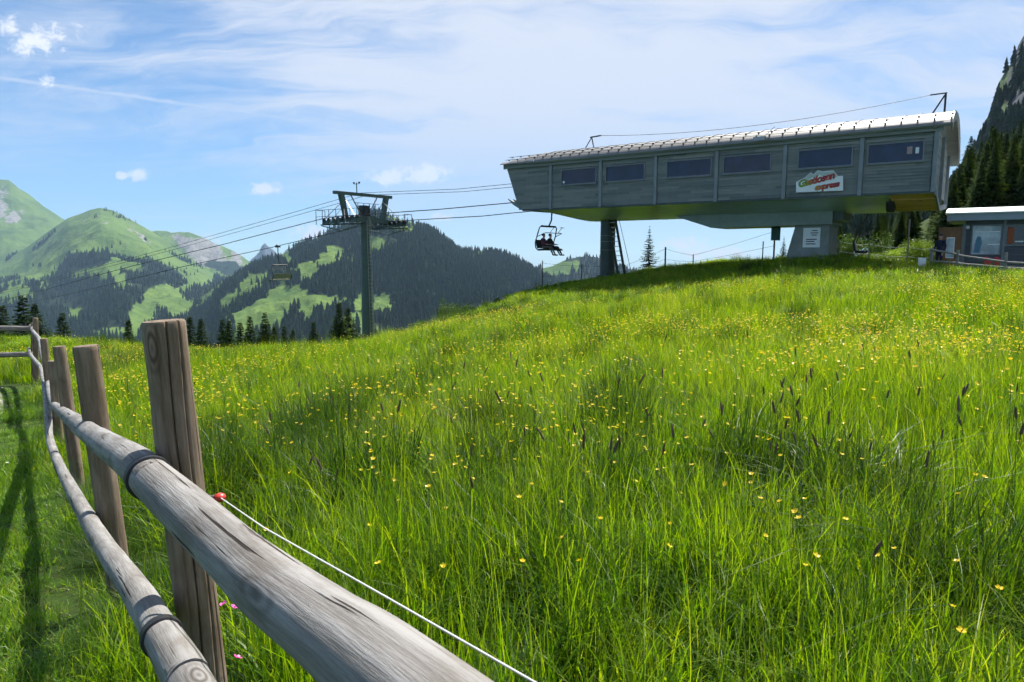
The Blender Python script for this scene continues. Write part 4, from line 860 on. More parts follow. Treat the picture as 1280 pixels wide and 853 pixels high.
def log(name, pts, rads, parent, seg=28, seed=0, warm=0.0, cracks=(), round_end=.0, sub=10):
    """a log along a bent line, with surface unevenness and drying cracks; points relative to the parent"""
    pts = [Vector(q) for q in pts]; n0 = len(pts); fine = []; fr = []
    for i in range(n0 - 1):
        p0, p1, p2, p3 = pts[max(i - 1, 0)], pts[i], pts[i + 1], pts[min(i + 2, n0 - 1)]
        for k in range(sub):
            t = k / sub; fine.append(.5 * ((2 * p1) + (p2 - p0) * t + (2 * p0 - 5 * p1 + 4 * p2 - p3) * t * t + (3 * p1 - p0 - 3 * p2 + p3) * t ** 3)); fr.append(rads[i] * (1 - t) + rads[i + 1] * t)
    fine.append(pts[-1]); fr.append(rads[-1])
    L = [0.0]
    for i in range(1, len(fine)): L.append(L[-1] + (fine[i] - fine[i - 1]).length)
    ca = [(a + .25 * math.sin(3 + seed), d, w) for (a, d, w) in cracks]
    def rf(t, i):
        q = 1 + .07 * (float(vnoise(math.cos(t) * 1.7 + L[i] * 2.2 + seed * 7, math.sin(t) * 1.7 + seed * 3 + L[i], seed)) - .5) + .05 * (float(vnoise(L[i] * 6 + seed, 2.0, seed + 4)) - .5)
        for (a, d, w) in ca:
            dd = (t - a - .08 * math.sin(L[i] * 9 + a) + math.pi) % (2 * math.pi) - math.pi; q -= d * math.exp(-(dd / w) ** 2)
        return q
    # soft shoulder at both ends
    ends = [0] * len(fine)
    mb = MB(); rr = list(fr)
    fine2 = [fine[0]] + fine + [fine[-1]]; e0 = (fine[1] - fine[0]).normalized() * .006; fine2[0] = fine[0] - e0; fine2[-1] = fine[-1] + (fine[-1] - fine[-2]).normalized() * .006
    rr = [rr[0] * .93] + rr + [rr[-1] * .93]; L = [L[0] - .006] + L + [L[-1] + .006]
    mb.tube(fine2, rr, seg, True, 0, rf); me = mb.mesh(name, m_log, 50)
    n = len(fine2); th = np.tile(np.linspace(0, 2 * np.pi, seg, endpoint=False), n); rad = np.repeat(np.array(rr), seg); ll = np.repeat(np.array(L), seg)
    set_attr(me, 'logco', 'FLOAT_VECTOR', np.stack([np.cos(th) * rad, np.sin(th) * rad + seed * .37, ll + seed * 1.7], 1).astype(np.float32)); set_attr(me, 'warm', 'FLOAT', np.full(n * seg, warm, np.float32))
    return link(name, me, parent)
FX0, FK = .372, -.72        # fence line: x = FX0 + FK * y
def fence_hit(u, v, off):
    """where a sight line meets the upright plane of the rails, off metres to the path side of the posts"""
    x, z = rayd(u, v); Y = (FX0 - off * 1.232) / (x - FK); return Vector((x * Y, Y, z * Y))
lf = empty('log_fence', (-.92, 1.78, gz(-.92, 1.78))); tag(lf, 'weathered round log fence with two rails beside the path', 'fence'); fb = Vector(lf.location)
POSTS = [((205, 404), (259, 868), 1.68, .0505, ((5.28, .24, .035), (5.86, .22, .035), (4.85, .07, .04), (1.2, .15, .05))), ((107, 434), (148, 720), 3.05, .0525, ((3.9, .12, .06),)), ((74, 434), (103, 640), 5.5, .048, ((3.6, .1, .06),)),
         ((55, 424), (68, 545), 9.3, .046, ()), ((66, 452), (78, 600), 7.2, .045, ()), ((44.5, 398), (46, 485), 14.3, .05, ()), ((41.5, 404), (42, 480), 14.5, .04, ())]
for i, (a, c, Y, r, cks) in enumerate(POSTS):
    top = at(*a, Y); bot = at(*c, Y); g_ = gz(bot.x, bot.y) - .35; d = (bot - top).normalized(); q = top + d * ((g_ - top.z) / d.z)
    log('post', [q - fb, q.lerp(top, .35) - fb, q.lerp(top, .7) - fb, top - fb], [r * 1.04, r * 1.02, r, r], lf, 144 if i == 0 else 48 if i == 1 else 24, 3 + i, .8, cks, sub=14 if i < 2 else 5)
# post behind the camera that carries the near end of the rail
p0 = Vector((.80, -.27, gz(.80, -.27))); log('post', [p0 - fb - Vector((0, 0, .3)), p0 - fb + Vector((0, 0, .6)), p0 - fb + Vector((0, 0, 1.15))], [.056, .055, .054], lf, 24, 23, .8, sub=6)
off = .115
def at_z(u, v, z): x, q = rayd(u, v); return Vector((x * z / q, z / q, z))
TOP = [at_z(502, 858, -.505), at_z(407, 785, -.51), at_z(331, 727, -.515), at_z(275, 677, -.52), at_z(187, 597, -.525), at(164, 576, 1.77), at(123, 549, 2.6), at(98, 530, 3.5), at(77, 514, 5.6), at(68, 507, 7.2), at(62.5, 492, 8.6), at(60.5, 476, 9.4), at(57.5, 460, 10.2), at(52.8, 441, 11.8), at(48.8, 424, 13.0), at(41, 414, 14.2), at(38.5, 407, 14.6)]
# the near rail runs on past the camera to the post beside it
ext = TOP[0] + (TOP[0] - TOP[1]).normalized() * 1.3; ext.z = TOP[0].z
def rel(l): return [q - fb for q in l]
log('rail', rel([ext, TOP[0].lerp(ext, .5), TOP[0], TOP[1], TOP[2], TOP[3], TOP[4]]), [.062, .061, .0585, .0555, .0525, .050, .047], lf, 64, 31, .12, ((1.2, .06, .06), (2.1, .05, .05), (4.4, .07, .05)), sub=26)
log('rail', rel([TOP[4] + (TOP[4] - TOP[5]) * .2, TOP[4], TOP[5], TOP[6], TOP[7], TOP[8], TOP[9]]), [.045, .045, .045, .045, .044, .042, .04], lf, 36, 37, .05, ((1.4, .06, .05),), sub=10)
log('rail', rel([TOP[9], TOP[10], TOP[11], TOP[12]]), [.040, .04, .038, .036], lf, 20, 41, .0, sub=6)
log('rail', rel([TOP[12], TOP[13], TOP[14], TOP[15], TOP[16]]), [.04, .04, .038, .036, .032], lf, 20, 43, .0, sub=6)
o2 = .10
LOW = [fence_hit(255, 890, o2), fence_hit(234, 848, o2), fence_hit(203, 796, o2), fence_hit(172, 742, o2), at(124, 672, 2.62), at(90, 612, 3.9), at(72, 577, 5.1), at(62, 548, 6.3), at(61, 528, 7.0), at(58.7, 506, 8.2), at(57, 489, 9.2), at(54.5, 475, 10.4), at(51, 459, 12.0), at(38.5, 444, 14), at(36, 436, 14.5)]
e2 = LOW[0] + (LOW[0] - LOW[2]).normalized() * 2.0
log('rail', rel([e2, LOW[0], LOW[1], LOW[2]]), [.043, .041, .04, .039], lf, 36, 47, .1, ((1.2, .1, .05),), sub=10)
log('rail', rel([LOW[2], LOW[3], LOW[4], LOW[5], LOW[6], LOW[7], LOW[8]]), [.038, .038, .037, .036, .035, .034, .034], lf, 36, 53, .08, ((1.4, .08, .05),), sub=10)
log('rail', rel([LOW[8], LOW[9], LOW[10], LOW[11], LOW[12]]), [.036, .036, .036, .035, .034], lf, 20, 59, 0, sub=6)
log('rail', rel([LOW[12], LOW[13], LOW[14]]), [.036, .034, .032], lf, 20, 61, 0, sub=6)
for (k, tab, r) in ((4, TOP, .0505), (2, LOW, .043)):
    d = (tab[k] - tab[k + 1]).normalized(); mb = MB(); c = tab[k] - fb
    mb.tube([c - d * .017, c - d * .015, c + d * .015, c + d * .017], [r - .002, r + .002, r + .002, r - .002], 32); mb.build('strap', m_black, lf, 40)
# short fence running off from the corner
cf = empty('log_fence', (-10, 14.5, gz(-10, 14.5))); tag(cf, 'short rail fence running off the picture from the far corner post', 'fence'); cb = Vector(cf.location)
for (v0, v1, r, sd_) in ((411, 411, .055, 5), (443, 447, .055, 9)):
    a = at(42, v0, 14.45); b = at(-70, v1, 14.9); log('rail', [a - cb, a.lerp(b, .5) - cb + Vector((0, 0, .01)), b - cb], [r, r, r * 1.05], cf, 20, sd_, .3, sub=6)
for u in (-62,):
    a = at(u, 402, 14.95); g_ = gz(a.x, a.y); log('post', [Vector((a.x, a.y, g_ - .3)) - cb, Vector((a.x, a.y, g_ + .5)) - cb, a - cb], [.06, .06, .058], cf, 20, 12, .6, sub=6)
# electric wire with its red insulator
ins = at(275, 622, 1.60); MB().ball(ins - fb, (.0145, .0145, .011), 14, 8).build('insulator', simple('red_plastic', (.62, .05, .04), .35, 0, .1, 30), lf, 60)
MB().tube([ins - fb, ins - fb + Vector((-.06, .02, -.005))], .005, 8).build('insulator_pin', m_steel, lf)
wx = MB(); Q = [ins.copy(), at(330, 660, 1.30), at(480, 745, .98), at(675, 857, .76)]
Q[0] = ins.copy(); Q.append(Q[3] + (Q[3] - Q[2]) * 1.5)
wx.tube(Q, .0017, 8); o = wx.build('fence_wire', simple('white_cord', (.62, .64, .62), .6, 0, .15, 60), None, 60); tag(o, 'thin white electric fence cord running behind the near rail', 'wire')

# ------------------------------------------------------------------ spruces
m_bark = simple('spruce_bark', (.07, .05, .038), .9, 0, .35, 3, .5, (3, 3, .6))
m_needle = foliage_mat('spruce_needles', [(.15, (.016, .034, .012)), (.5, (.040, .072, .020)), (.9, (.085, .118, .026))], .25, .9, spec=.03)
def spruce_meshes(seed, levels=40, fat=.21, sparse=1.0):
    """unit-high spruce: tapered trunk and whorls of drooping boughs built of many small sprays"""
    rg = random.Random(seed)
    tr = MB(); tr.tube([(0, 0, -.03), (0, 0, .3), (.004, .0, .7), (0, 0, .985)], [.018, .0125, .006, .0012], 8)
    for k in range(12):
        a = rg.random() * 6.28; z = .04 + .5 * rg.random(); tr.tube([(0, 0, z), (.06 * math.cos(a), .06 * math.sin(a), z - .004)], [.0025, .001], 4)
    V = []; F = []; tone = []
    for l in range(levels):
        k = l / (levels - 1); zl = .07 + .915 * k ** .92; rad = fat * (1 - k) ** 1.02 * (1 if k > .08 else .75) + .006
        nb = max(4, int((9 if k < .7 else 6) * sparse)); ph = rg.random() * 6.28
        for b in range(nb):
            a = ph + 6.283 * b / nb + rg.uniform(-.3, .3); ln = rad * rg.uniform(.62, 1.18); droop = rg.uniform(.12, .42) * (1 - .6 * k); ca, sa = math.cos(a), math.sin(a); bt = rg.uniform(0, 1)
            ns = max(4, int(11 * ln / fat * sparse) + 3); z = zl + rg.uniform(-.5, .5) * .95 / levels
            for s in range(ns):
                q = (s + .6) / ns; r = ln * q; zz = z - droop * r + .20 * r * q * (1 if k > .3 else .6)
                sz = (.020 + .020 * (1 - q)) * rg.uniform(.7, 1.35) * (1 - .68 * k); da = rg.uniform(-1, 1); px = r * ca; py_ = r * sa
                for side in (-1, 1):
                    aa = a + side * rg.uniform(.5, 1.2); ex, ey = math.cos(aa) * sz * 1.55, math.sin(aa) * sz * 1.55; ez = -rg.uniform(.2, 1.25) * sz
                    wx_, wy_ = -math.sin(aa) * sz * .42, math.cos(aa) * sz * .42; o = len(V)
                    V += [(px - wx_ * .5, py_ - wy_ * .5, zz), (px + ex * .55 - wx_, py_ + ey * .55 - wy_, zz + ez * .4 + .002), (px + ex, py_ + ey, zz + ez), (px + ex * .55 + wx_, py_ + ey * .55 + wy_, zz + ez * .45 - .003)]
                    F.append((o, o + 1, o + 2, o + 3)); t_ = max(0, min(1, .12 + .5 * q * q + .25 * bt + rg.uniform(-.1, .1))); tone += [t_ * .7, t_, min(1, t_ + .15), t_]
    # leader
    o = len(V); V += [(-.004, 0, .96), (.004, 0, .96), (0, 0, 1.0), (0, .003, .96)]; F.append((o, o + 1, o + 2, o + 3)); tone += [.5] * 4
    cm = np_mesh('crown', np.array(V), np.array(F), m_needle); set_attr(cm, 'tone', 'FLOAT', np.array(tone, np.float32))
    return tr.mesh('trunk', m_bark, 60), cm
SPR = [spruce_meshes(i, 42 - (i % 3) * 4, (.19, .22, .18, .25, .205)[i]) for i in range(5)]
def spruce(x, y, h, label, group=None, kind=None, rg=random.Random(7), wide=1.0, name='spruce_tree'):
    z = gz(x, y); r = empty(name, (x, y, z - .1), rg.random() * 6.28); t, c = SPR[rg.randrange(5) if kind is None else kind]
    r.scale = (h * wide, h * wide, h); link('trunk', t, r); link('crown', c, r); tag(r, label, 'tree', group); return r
rg = random.Random(12)
RIDGE = [(312, 396, 'spruce in the clump halfway between fence post and pylon'), (331, 391, 'taller spruce in the clump beneath the empty lift chair'), (343, 409, 'low spruce beneath the empty lift chair'), (355, 409, 'second low spruce beneath the empty lift chair'), (366, 413, 'smallest spruce on the ridge between empty chair and pylon'), (392, 403, 'lone broad spruce on the ridge between empty chair and pylon'),
         (424, 378, 'tallest dark spruce on the ridge beside the lift pylon'), (435, 385, 'spruce touching the pylon column from the valley side'), (464, 396, 'small spruce half hidden behind the pylon column'), (28, 370, 'tall dark spruce behind the far fence corner'), (43, 380, 'dark spruce directly behind the far corner post'), (3, 382, 'olive spruce cut by the picture edge behind the corner rails'), (77, 392, 'low spruce between fence corner and second post'),
         (160, 400, 'lone small spruce on the ridge before the big fence post'), (237, 396, 'spruce just past the top of the big fence post'), (251, 399, 'second spruce past the top of the big fence post'), (278, 400, 'spruce in the pair midway along the meadow ridge'), (286, 401, 'twin spruce in the pair midway along the meadow ridge'), (300, 404, 'low spruce joining the ridge clump'), (205, 408, 'small spruce hidden behind the big fence post')]
for i, (u, v, lab) in enumerate(RIDGE):
    Y = rg.uniform(74, 92); t_ = at(u, v - 2, Y); h = t_.z - gz(t_.x, t_.y); h = max(5.0, h)
    spruce(t_.x, t_.y, h, 'dark ' + lab if not lab.split()[0] in ('tallest', 'olive') else lab, 'spruces along the meadow ridge', None, rg, 1.55)
# forest behind hut and station
def skyl(u): return float(np.interp(u, [1030, 1045, 1052, 1058, 1064, 1075, 1088, 1096, 1130, 1170, 1190, 1203, 1216, 1224, 1240, 1252, 1262, 1275, 1300, 1340], [300, 280, 272, 278, 284, 286, 276, 262, 250, 240, 212, 198, 163, 172, 152, 158, 166, 146, 150, 140]))
cnt = 0; tries = 0; placed = []
while cnt < 135 and tries < 4000:
    tries += 1; front = cnt < 34; u = rg.uniform(1038, 1345); Y = rg.uniform(50, 62) if front else rg.uniform(60, 120)
    v = skyl(u) + (rg.uniform(0, 12) if tries % 3 == 0 else rg.uniform(5, 75)); t_ = at(u, v, Y); h = t_.z - gz(t_.x, t_.y)
    if h < 4.5 or h > 25 or any((t_.x - a) ** 2 + (t_.y - b) ** 2 < (1.4 if front else 2.0) ** 2 for a, b in placed): continue
    placed.append((t_.x, t_.y)); lab = 'tall spruce in the dense forest beside and behind the hut' if u > 1180 else 'dark spruce in the forest seen beneath the station'
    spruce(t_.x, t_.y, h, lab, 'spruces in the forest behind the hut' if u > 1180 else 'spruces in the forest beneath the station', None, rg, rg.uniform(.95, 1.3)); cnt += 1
# open young spruce beside the ladder
SPR.append(spruce_meshes(41, 24, .27, .8))
t_ = at(812, 283, 43.5); spruce(t_.x, t_.y, t_.z - gz(t_.x, t_.y) + .1, 'open young spruce standing beside the service ladder', None, 5, rg, .95)
t_ = at(980, 296, 42.5); spruce(t_.x, t_.y, t_.z - gz(t_.x, t_.y) + .1, 'tiny spruce tip beside the concrete pier', None, 5, rg, 1.0)

# ------------------------------------------------------------------ shrubs
m_leaf = foliage_mat('shrub_leaves', [(.15, (.03, .065, .012)), (.5, (.07, .14, .02)), (.9, (.13, .20, .03))], .35, .5)
m_leafy = foliage_mat('bright_shrub_leaves', [(.15, (.07, .13, .012)), (.5, (.16, .25, .022)), (.9, (.24, .33, .035))], .35, .5)
def shrub(label, x, y, rx, ry, h, n, lf, mat, seed, group=None):
    rg = random.Random(seed); z = gz(x, y); r = empty('shrub', (x, y, z)); tag(r, label, 'shrub', group); st = MB(); V = []; F = []; tn = []
    blobs = [(rg.uniform(-.6, .6) * rx, rg.uniform(-.6, .6) * ry, rg.uniform(.3, .8) * h, rg.uniform(.3, .5)) for _ in range(14)]
    for (bx_, by_, bz_, br) in blobs[:8]: st.tube([(bx_ * .15, by_ * .15, -.1), (bx_ * .5, by_ * .5, bz_ * .5), (bx_, by_, bz_)], [.025, .016, .006], 5)
    for i in range(n):
        bx_, by_, bz_, br = rg.choice(blobs); a = rg.random() * 6.283; e = rg.uniform(-1, 1); q = rg.random() ** .4 * br; px = bx_ + q * rx * math.cos(a) * math.sqrt(1 - e * e); py_ = by_ + q * ry * math.sin(a) * math.sqrt(1 - e * e); pz_ = max(.02, bz_ + q * h * e)
        d = Vector((rg.gauss(0, 1), rg.gauss(0, 1), rg.gauss(.2, .8))).normalized(); s_ = d.cross(Vector((rg.gauss(0, 1), rg.gauss(0, 1), rg.gauss(0, 1)))).normalized(); l = lf * rg.uniform(.6, 1.3); P0 = Vector((px, py_, pz_)); o = len(V)
        V += [P0, P0 + d * l * .5 - s_ * l * .3, P0 + d * l, P0 + d * l * .5 + s_ * l * .3]; F.append((o, o + 1, o + 2, o + 3)); t0 = rg.random(); tn += [t0] * 4
    st.build('stem', m_bark, r, 60); me = np_mesh('foliage', np.array([tuple(q) for q in V]), np.array(F), mat); set_attr(me, 'tone', 'FLOAT', np.array(tn, np.float32)); link('foliage', me, r); return r
t_ = at(1146, 318, 41); shrub('bright yellow green bush between forest and hut', t_.x, t_.y, 1.9, 1.0, 1.5, 5200, .10, m_leafy, 3)
t_ = at(1076, 318, 46); shrub('dark green bush under the station between pier and forest', t_.x, t_.y, 2.2, 1.0, 2.0, 3600, .12, m_leaf, 14)
t_ = at(1108, 322, 43); shrub('low light green bush before the forest under the station', t_.x, t_.y, 1.8, 1.0, .7, 3000, .10, m_leafy, 4)
t_ = at(574, 392, 40); shrub('rough leafy shrub on the brow below the station', t_.x, t_.y, 1.3, .7, .95, 2600, .09, m_leaf, 5)
t_ = at(553, 394, 40.5); shrub('tall thin shrub on the brow below the station', t_.x, t_.y, .3, .3, 1.5, 380, .10, m_leaf, 6)
t_ = at(540, 402, 41); shrub('low tangled shrub along the brow towards the pylon', t_.x, t_.y, 1.5, .6, .55, 2200, .09, m_leaf, 7)
t_ = at(622, 383, 39); shrub('small pale leaved plant on the brow at the shadow edge', t_.x, t_.y, .3, .3, .6, 220, .09, m_leaf, 8)

# ------------------------------------------------------------------ meadow grass
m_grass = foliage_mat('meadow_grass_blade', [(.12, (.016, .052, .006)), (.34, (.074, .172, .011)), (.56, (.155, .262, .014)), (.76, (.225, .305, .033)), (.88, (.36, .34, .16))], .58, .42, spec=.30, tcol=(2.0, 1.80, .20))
m_short = foliage_mat('path_grass_blade', [(.12, (.035, .095, .010)), (.36, (.100, .230, .014)), (.60, (.16, .290, .02)), (.90, (.30, .31, .09))], .5, .42, spec=.4, tcol=(1.8, 1.6, .4))
def grass_proto(seed, n, rad, h0, h1, wd, lean, mat, broad=0.0, segs=3):
    rg = np.random.default_rng(seed); V = []; F = []; tn = []
    r = rad * np.sqrt(rg.random(n)); a = rg.random(n) * 6.283; bx_, by_ = r * np.cos(a), r * np.sin(a)
    for i in range(n):
        isb = rg.random() < broad; h = rg.uniform(h0, h1) * (1 if not isb else .45); w = wd * rg.uniform(.6, 1.4) * (1 if not isb else 3.6); dr_ = rg.random() * 6.283; ln = h * lean * abs(rg.normal(0, 1)) ; curl = rg.uniform(1.4, 2.8); face_ = dr_ + 1.57 + rg.normal(0, .5); cx, cy = math.cos(dr_), math.sin(dr_); fx, fy = math.cos(face_) * w / 2, math.sin(face_) * w / 2
        o = len(V); t0 = np.clip(rg.normal(.45, .22), 0, 1)
        if rg.random() < .05: t0 = .98
        sag = min(.75, (ln / h) ** 2 * .5)
        for k in range(segs + 1):
            q = k / segs; x = bx_[i] + cx * ln * q ** curl; y = by_[i] + cy * ln * q ** curl; z = h * (q - sag * q ** 3)
            ww = (1 - q ** 2.2) * (.55 + .9 * q * (1 - q) * 2 if not isb else .25 + 3 * q * (1 - q)) if k < segs else 0.03
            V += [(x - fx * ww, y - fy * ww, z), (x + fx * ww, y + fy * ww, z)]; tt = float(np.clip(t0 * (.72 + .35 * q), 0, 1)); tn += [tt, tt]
        F += [(o + 2 * k, o + 2 * k + 1, o + 2 * k + 3, o + 2 * k + 2) for k in range(segs)]
    me = np_mesh('grass_clump', np.array(V), np.array(F), mat); set_attr(me, 'tone', 'FLOAT', np.array(tn, np.float32)); return me
m_tuss = foliage_mat('tussock_blade', [(.14, (.013, .040, .006)), (.45, (.036, .088, .010)), (.80, (.11, .15, .026))], .45, .42, spec=.25, tcol=(1.8, 1.7, .3))
def grass_tile(seed, half, n, tufts, h0, h1, wd, lean, mat, broad=0.0, segs=3):
    """a round patch of sward: blades gathered in tufts that share a lean, thinning out at the rim"""
    rg = np.random.default_rng(seed)
    tr_ = half * 1.25 * np.sqrt(rg.random(tufts)); ta = rg.random(tufts) * 6.283; tcx, tcy = tr_ * np.cos(ta), tr_ * np.sin(ta)
    th = rg.uniform(.42, 1.3, tufts) * (.7 + .6 * vnoise(tcx / .35 + seed, tcy / .35, seed)); td = rg.random(tufts) * 6.283; tl = np.abs(rg.normal(0, .35, tufts)); tt_ = rg.normal(0, .13, tufts)
    k = rg.integers(0, tufts, n); spread = half * .9 / math.sqrt(tufts)
    bx_ = tcx[k] + rg.normal(0, spread, n); by_ = tcy[k] + rg.normal(0, spread, n)
    isb = rg.random(n) < broad; culm = (~isb) & (rg.random(n) < .03 * (h1 > .2)); h = rg.uniform(h0, h1, n) * th[k] * np.where(isb, .5, 1) * np.where(culm, 1.35, 1); w = wd * rg.uniform(.5, 1.6, n) * np.where(isb, 3.4, 1) * np.where(culm, .55, 1)
    dr_ = np.where(rg.random(n) < .45, td[k] + rg.normal(0, .5, n), rg.random(n) * 6.283); ln = h * (lean * np.abs(rg.normal(0, 1, n)) + tl[k] * .5); curl = rg.uniform(1.4, 2.8, n); fc_ = dr_ + 1.57 + rg.normal(0, .5, n)
    cx, cy = np.cos(dr_), np.sin(dr_); fx, fy = np.cos(fc_) * w / 2, np.sin(fc_) * w / 2; sag = np.minimum(.75, (ln / h) ** 2 * .5)
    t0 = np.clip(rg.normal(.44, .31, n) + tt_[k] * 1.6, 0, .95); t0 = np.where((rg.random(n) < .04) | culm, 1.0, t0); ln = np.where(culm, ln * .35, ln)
    V = np.zeros((n, segs + 1, 2, 3)); tn = np.zeros((n, segs + 1, 2))
    for j in range(segs + 1):
        q = j / segs; x = bx_ + cx * ln * q ** curl; y = by_ + cy * ln * q ** curl; z = h * (q - sag * q ** 3)
        ww = np.where(isb, .25 + 3 * q * (1 - q), .55 + 1.8 * q * (1 - q)) * (1 - q ** 2.2) if j < segs else np.full(n, .03)
        for i_, sg_ in ((0, -1), (1, 1)):
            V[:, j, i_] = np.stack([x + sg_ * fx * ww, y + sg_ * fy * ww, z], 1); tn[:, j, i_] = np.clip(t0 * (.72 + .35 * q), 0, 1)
    b0 = np.arange(n)[:, None] * (segs + 1) * 2 + np.arange(segs)[None] * 2; b0 = b0.ravel()
    me = np_mesh('grass_clump', V.reshape(-1, 3), np.stack([b0, b0 + 1, b0 + 3, b0 + 2], 1), mat); set_attr(me, 'tone', 'FLOAT', tn.astype(np.float32)); return me
NEAR, MID, FAR = .55, 1.0, 2.2      # tile half widths
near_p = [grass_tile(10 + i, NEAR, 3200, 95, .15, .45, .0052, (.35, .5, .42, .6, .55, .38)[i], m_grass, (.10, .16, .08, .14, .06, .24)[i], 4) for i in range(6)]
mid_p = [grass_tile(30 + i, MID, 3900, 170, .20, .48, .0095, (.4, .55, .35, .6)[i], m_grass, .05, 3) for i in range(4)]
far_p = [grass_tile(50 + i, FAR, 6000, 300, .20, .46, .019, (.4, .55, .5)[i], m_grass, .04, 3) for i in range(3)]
tus_p = [grass_proto(70 + i, 420, .30, .35, .70, .0075, (.75, .95)[i], m_tuss, 0, 4) for i in range(2)]
short_p = [grass_tile(90 + i, .5, 4200, 80, .04, .14, .0045, (.7, .9, .6)[i], m_short, (.2, .3, .1)[i], 3) for i in range(3)]
rg = np.random.default_rng(99)
hutc, huts = math.cos(-ST), math.sin(-ST)
def local_st(x, y):
    dx_, dy_ = x - SO.x, y - SO.y; return dx_ * tx.x + dy_ * tx.y, dx_ * nx.x + dy_ * nx.y
def blocked(x, y):
    s, w = local_st(x, y); b = (np.hypot(s - 2, w - 3.3) < .6) | ((s > 12.5) & (s < 14.8) & (w > 2.2) & (w < 4.4))
    hx, hy = x - HO.x, y - HO.y; hs, hw_ = hx * tx.x + hy * tx.y, hx * nx.x + hy * nx.y
    return b | ((hs > -1.1) & (hs < 7) & (hw_ > -.15) & (hw_ < 4.2)) | (np.hypot(x - pc.x, y - pc.y) < .5)
def pathside(x, y):   # >0 on the path side of the fence
    return np.where(y < 1.7, (-.86 + (1.7 - y) * .84 - x) / 1.306, np.where(y < 14.6, (FX0 + FK * y - x) / 1.232, -9.0))
def polar(n, r0, r1, a0=-54, a1=50, pw=1.0):
    r = np.sqrt(rg.uniform(r0 ** 2, r1 ** 2, n)) if pw == 1 else (rg.uniform(r0 ** pw, r1 ** pw, n)) ** (1 / pw); a = np.radians(rg.uniform(a0, a1, n)); return r * np.sin(a), r * np.cos(a)
PTS = []
def slope_rot(x, y, yaw):
    """euler angles that lay a patch on the slope"""
    e = .35; gx_ = (ground(x + e, y) - ground(x - e, y)) / (2 * e); gy_ = (ground(x, y + e) - ground(x, y - e)) / (2 * e); out = np.zeros((len(x), 3))
    for i in range(len(x)):
        m_ = Vector((-gx_[i], -gy_[i], 1)).normalized(); q_ = Vector((0, 0, 1)).rotation_difference(m_) @ Euler((0, 0, yaw[i])).to_quaternion(); out[i] = q_.to_euler()
    return out
def tiles(r0, r1, half, idx0, nk, smin, smax, path=False, a0=-56, a1=52):
    st_ = half * 1.35; X, Y = np.meshgrid(np.arange(-r1, r1, st_), np.arange(-2, r1, st_)); x = (X + rg.uniform(-.3, .3, X.shape) * st_).ravel(); y = (Y + rg.uniform(-.3, .3, X.shape) * st_).ravel()
    r = np.hypot(x, y); a = np.degrees(np.arctan2(x, y)); ok = (r >= r0) & (r < r1) & (a > a0) & (a < a1); ps = pathside(x, y)
    ok &= (ps > .05) if path else (ps < -half * .62); x, y = x[ok], y[ok]; ok = ~blocked(x, y); x, y = x[ok], y[ok]; m = len(x)
    s = rg.uniform(smin, smax, m) * (.55 + .9 * fbm(x / 3.1, y / 3.1, 3, 44)); yaw = rg.uniform(0, 6.283, m)
    return np.c_[x, y, ground(x, y) - .02], slope_rot(x, y, yaw), np.c_[np.ones((m, 2)) * rg.uniform(.95, 1.08, (m, 1)), s], idx0 + rg.integers(0, nk, m)
def lay(n, r0, r1, idx0, nk, smin, smax, pw=1.0, sel=None):
    x, y = polar(n, r0, r1, pw=pw); ok = ~blocked(x, y); ps = pathside(x, y); ok &= ps < -.12
    if sel is not None: ok &= sel(x, y)
    x, y = x[ok], y[ok]; m = len(x); s = rg.uniform(smin, smax, m); PTS.append((np.c_[x, y, ground(x, y) - .02], np.c_[rg.normal(0, .10, (m, 2)), rg.uniform(0, 6.283, m)], np.c_[s ** .6, s ** .6, s], idx0 + rg.integers(0, nk, m)))
PTS.append(tiles(.9, 9.0, NEAR, 0, 6, .9, 1.2)); PTS.append(tiles(8.6, 24, MID, 6, 4, .8, 1.05)); PTS.append(tiles(23, 75, FAR, 10, 3, .5, .72))
lay(1000, 3.2, 44, 13, 2, .5, 1.15, 1.2, lambda x, y: fbm(x / 4.5, y / 4.5, 3, 77) > .47)
# a thin line of grass along the foot of the fence
fy_ = rg.uniform(.9, 14.3, 260); fx_ = FX0 + FK * fy_ + rg.uniform(-.05, .3, 260); PTS.append((np.c_[fx_, fy_, ground(fx_, fy_) - .02], np.c_[rg.normal(0, .1, (260, 2)), rg.uniform(0, 6.28, 260)], np.c_[np.full((260, 2), .45), rg.uniform(.18, .34, 260)], 13 + rg.integers(0, 2, 260)))
pt, ro, sc_, ix = (np.concatenate([q[k] for q in PTS]) for k in range(4))
print('grass tiles', len(pt))
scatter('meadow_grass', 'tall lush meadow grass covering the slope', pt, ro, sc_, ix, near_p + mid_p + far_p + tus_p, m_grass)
pt, ro, sc_, ix = tiles(.9, 17, .5, 0, 3, .8, 1.3, True, -88, 0)
ps = pathside(pt[:, 0], pt[:, 1]); worn = (np.abs(ps - 1.15) < .62) & (pt[:, 1] > 6.2) & (pt[:, 1] < 14); keep = ~worn | (rg.random(len(ps)) < .45); sc_[worn, 2] *= .38; pt, ro, sc_, ix = pt[keep], ro[keep], sc_[keep], ix[keep]
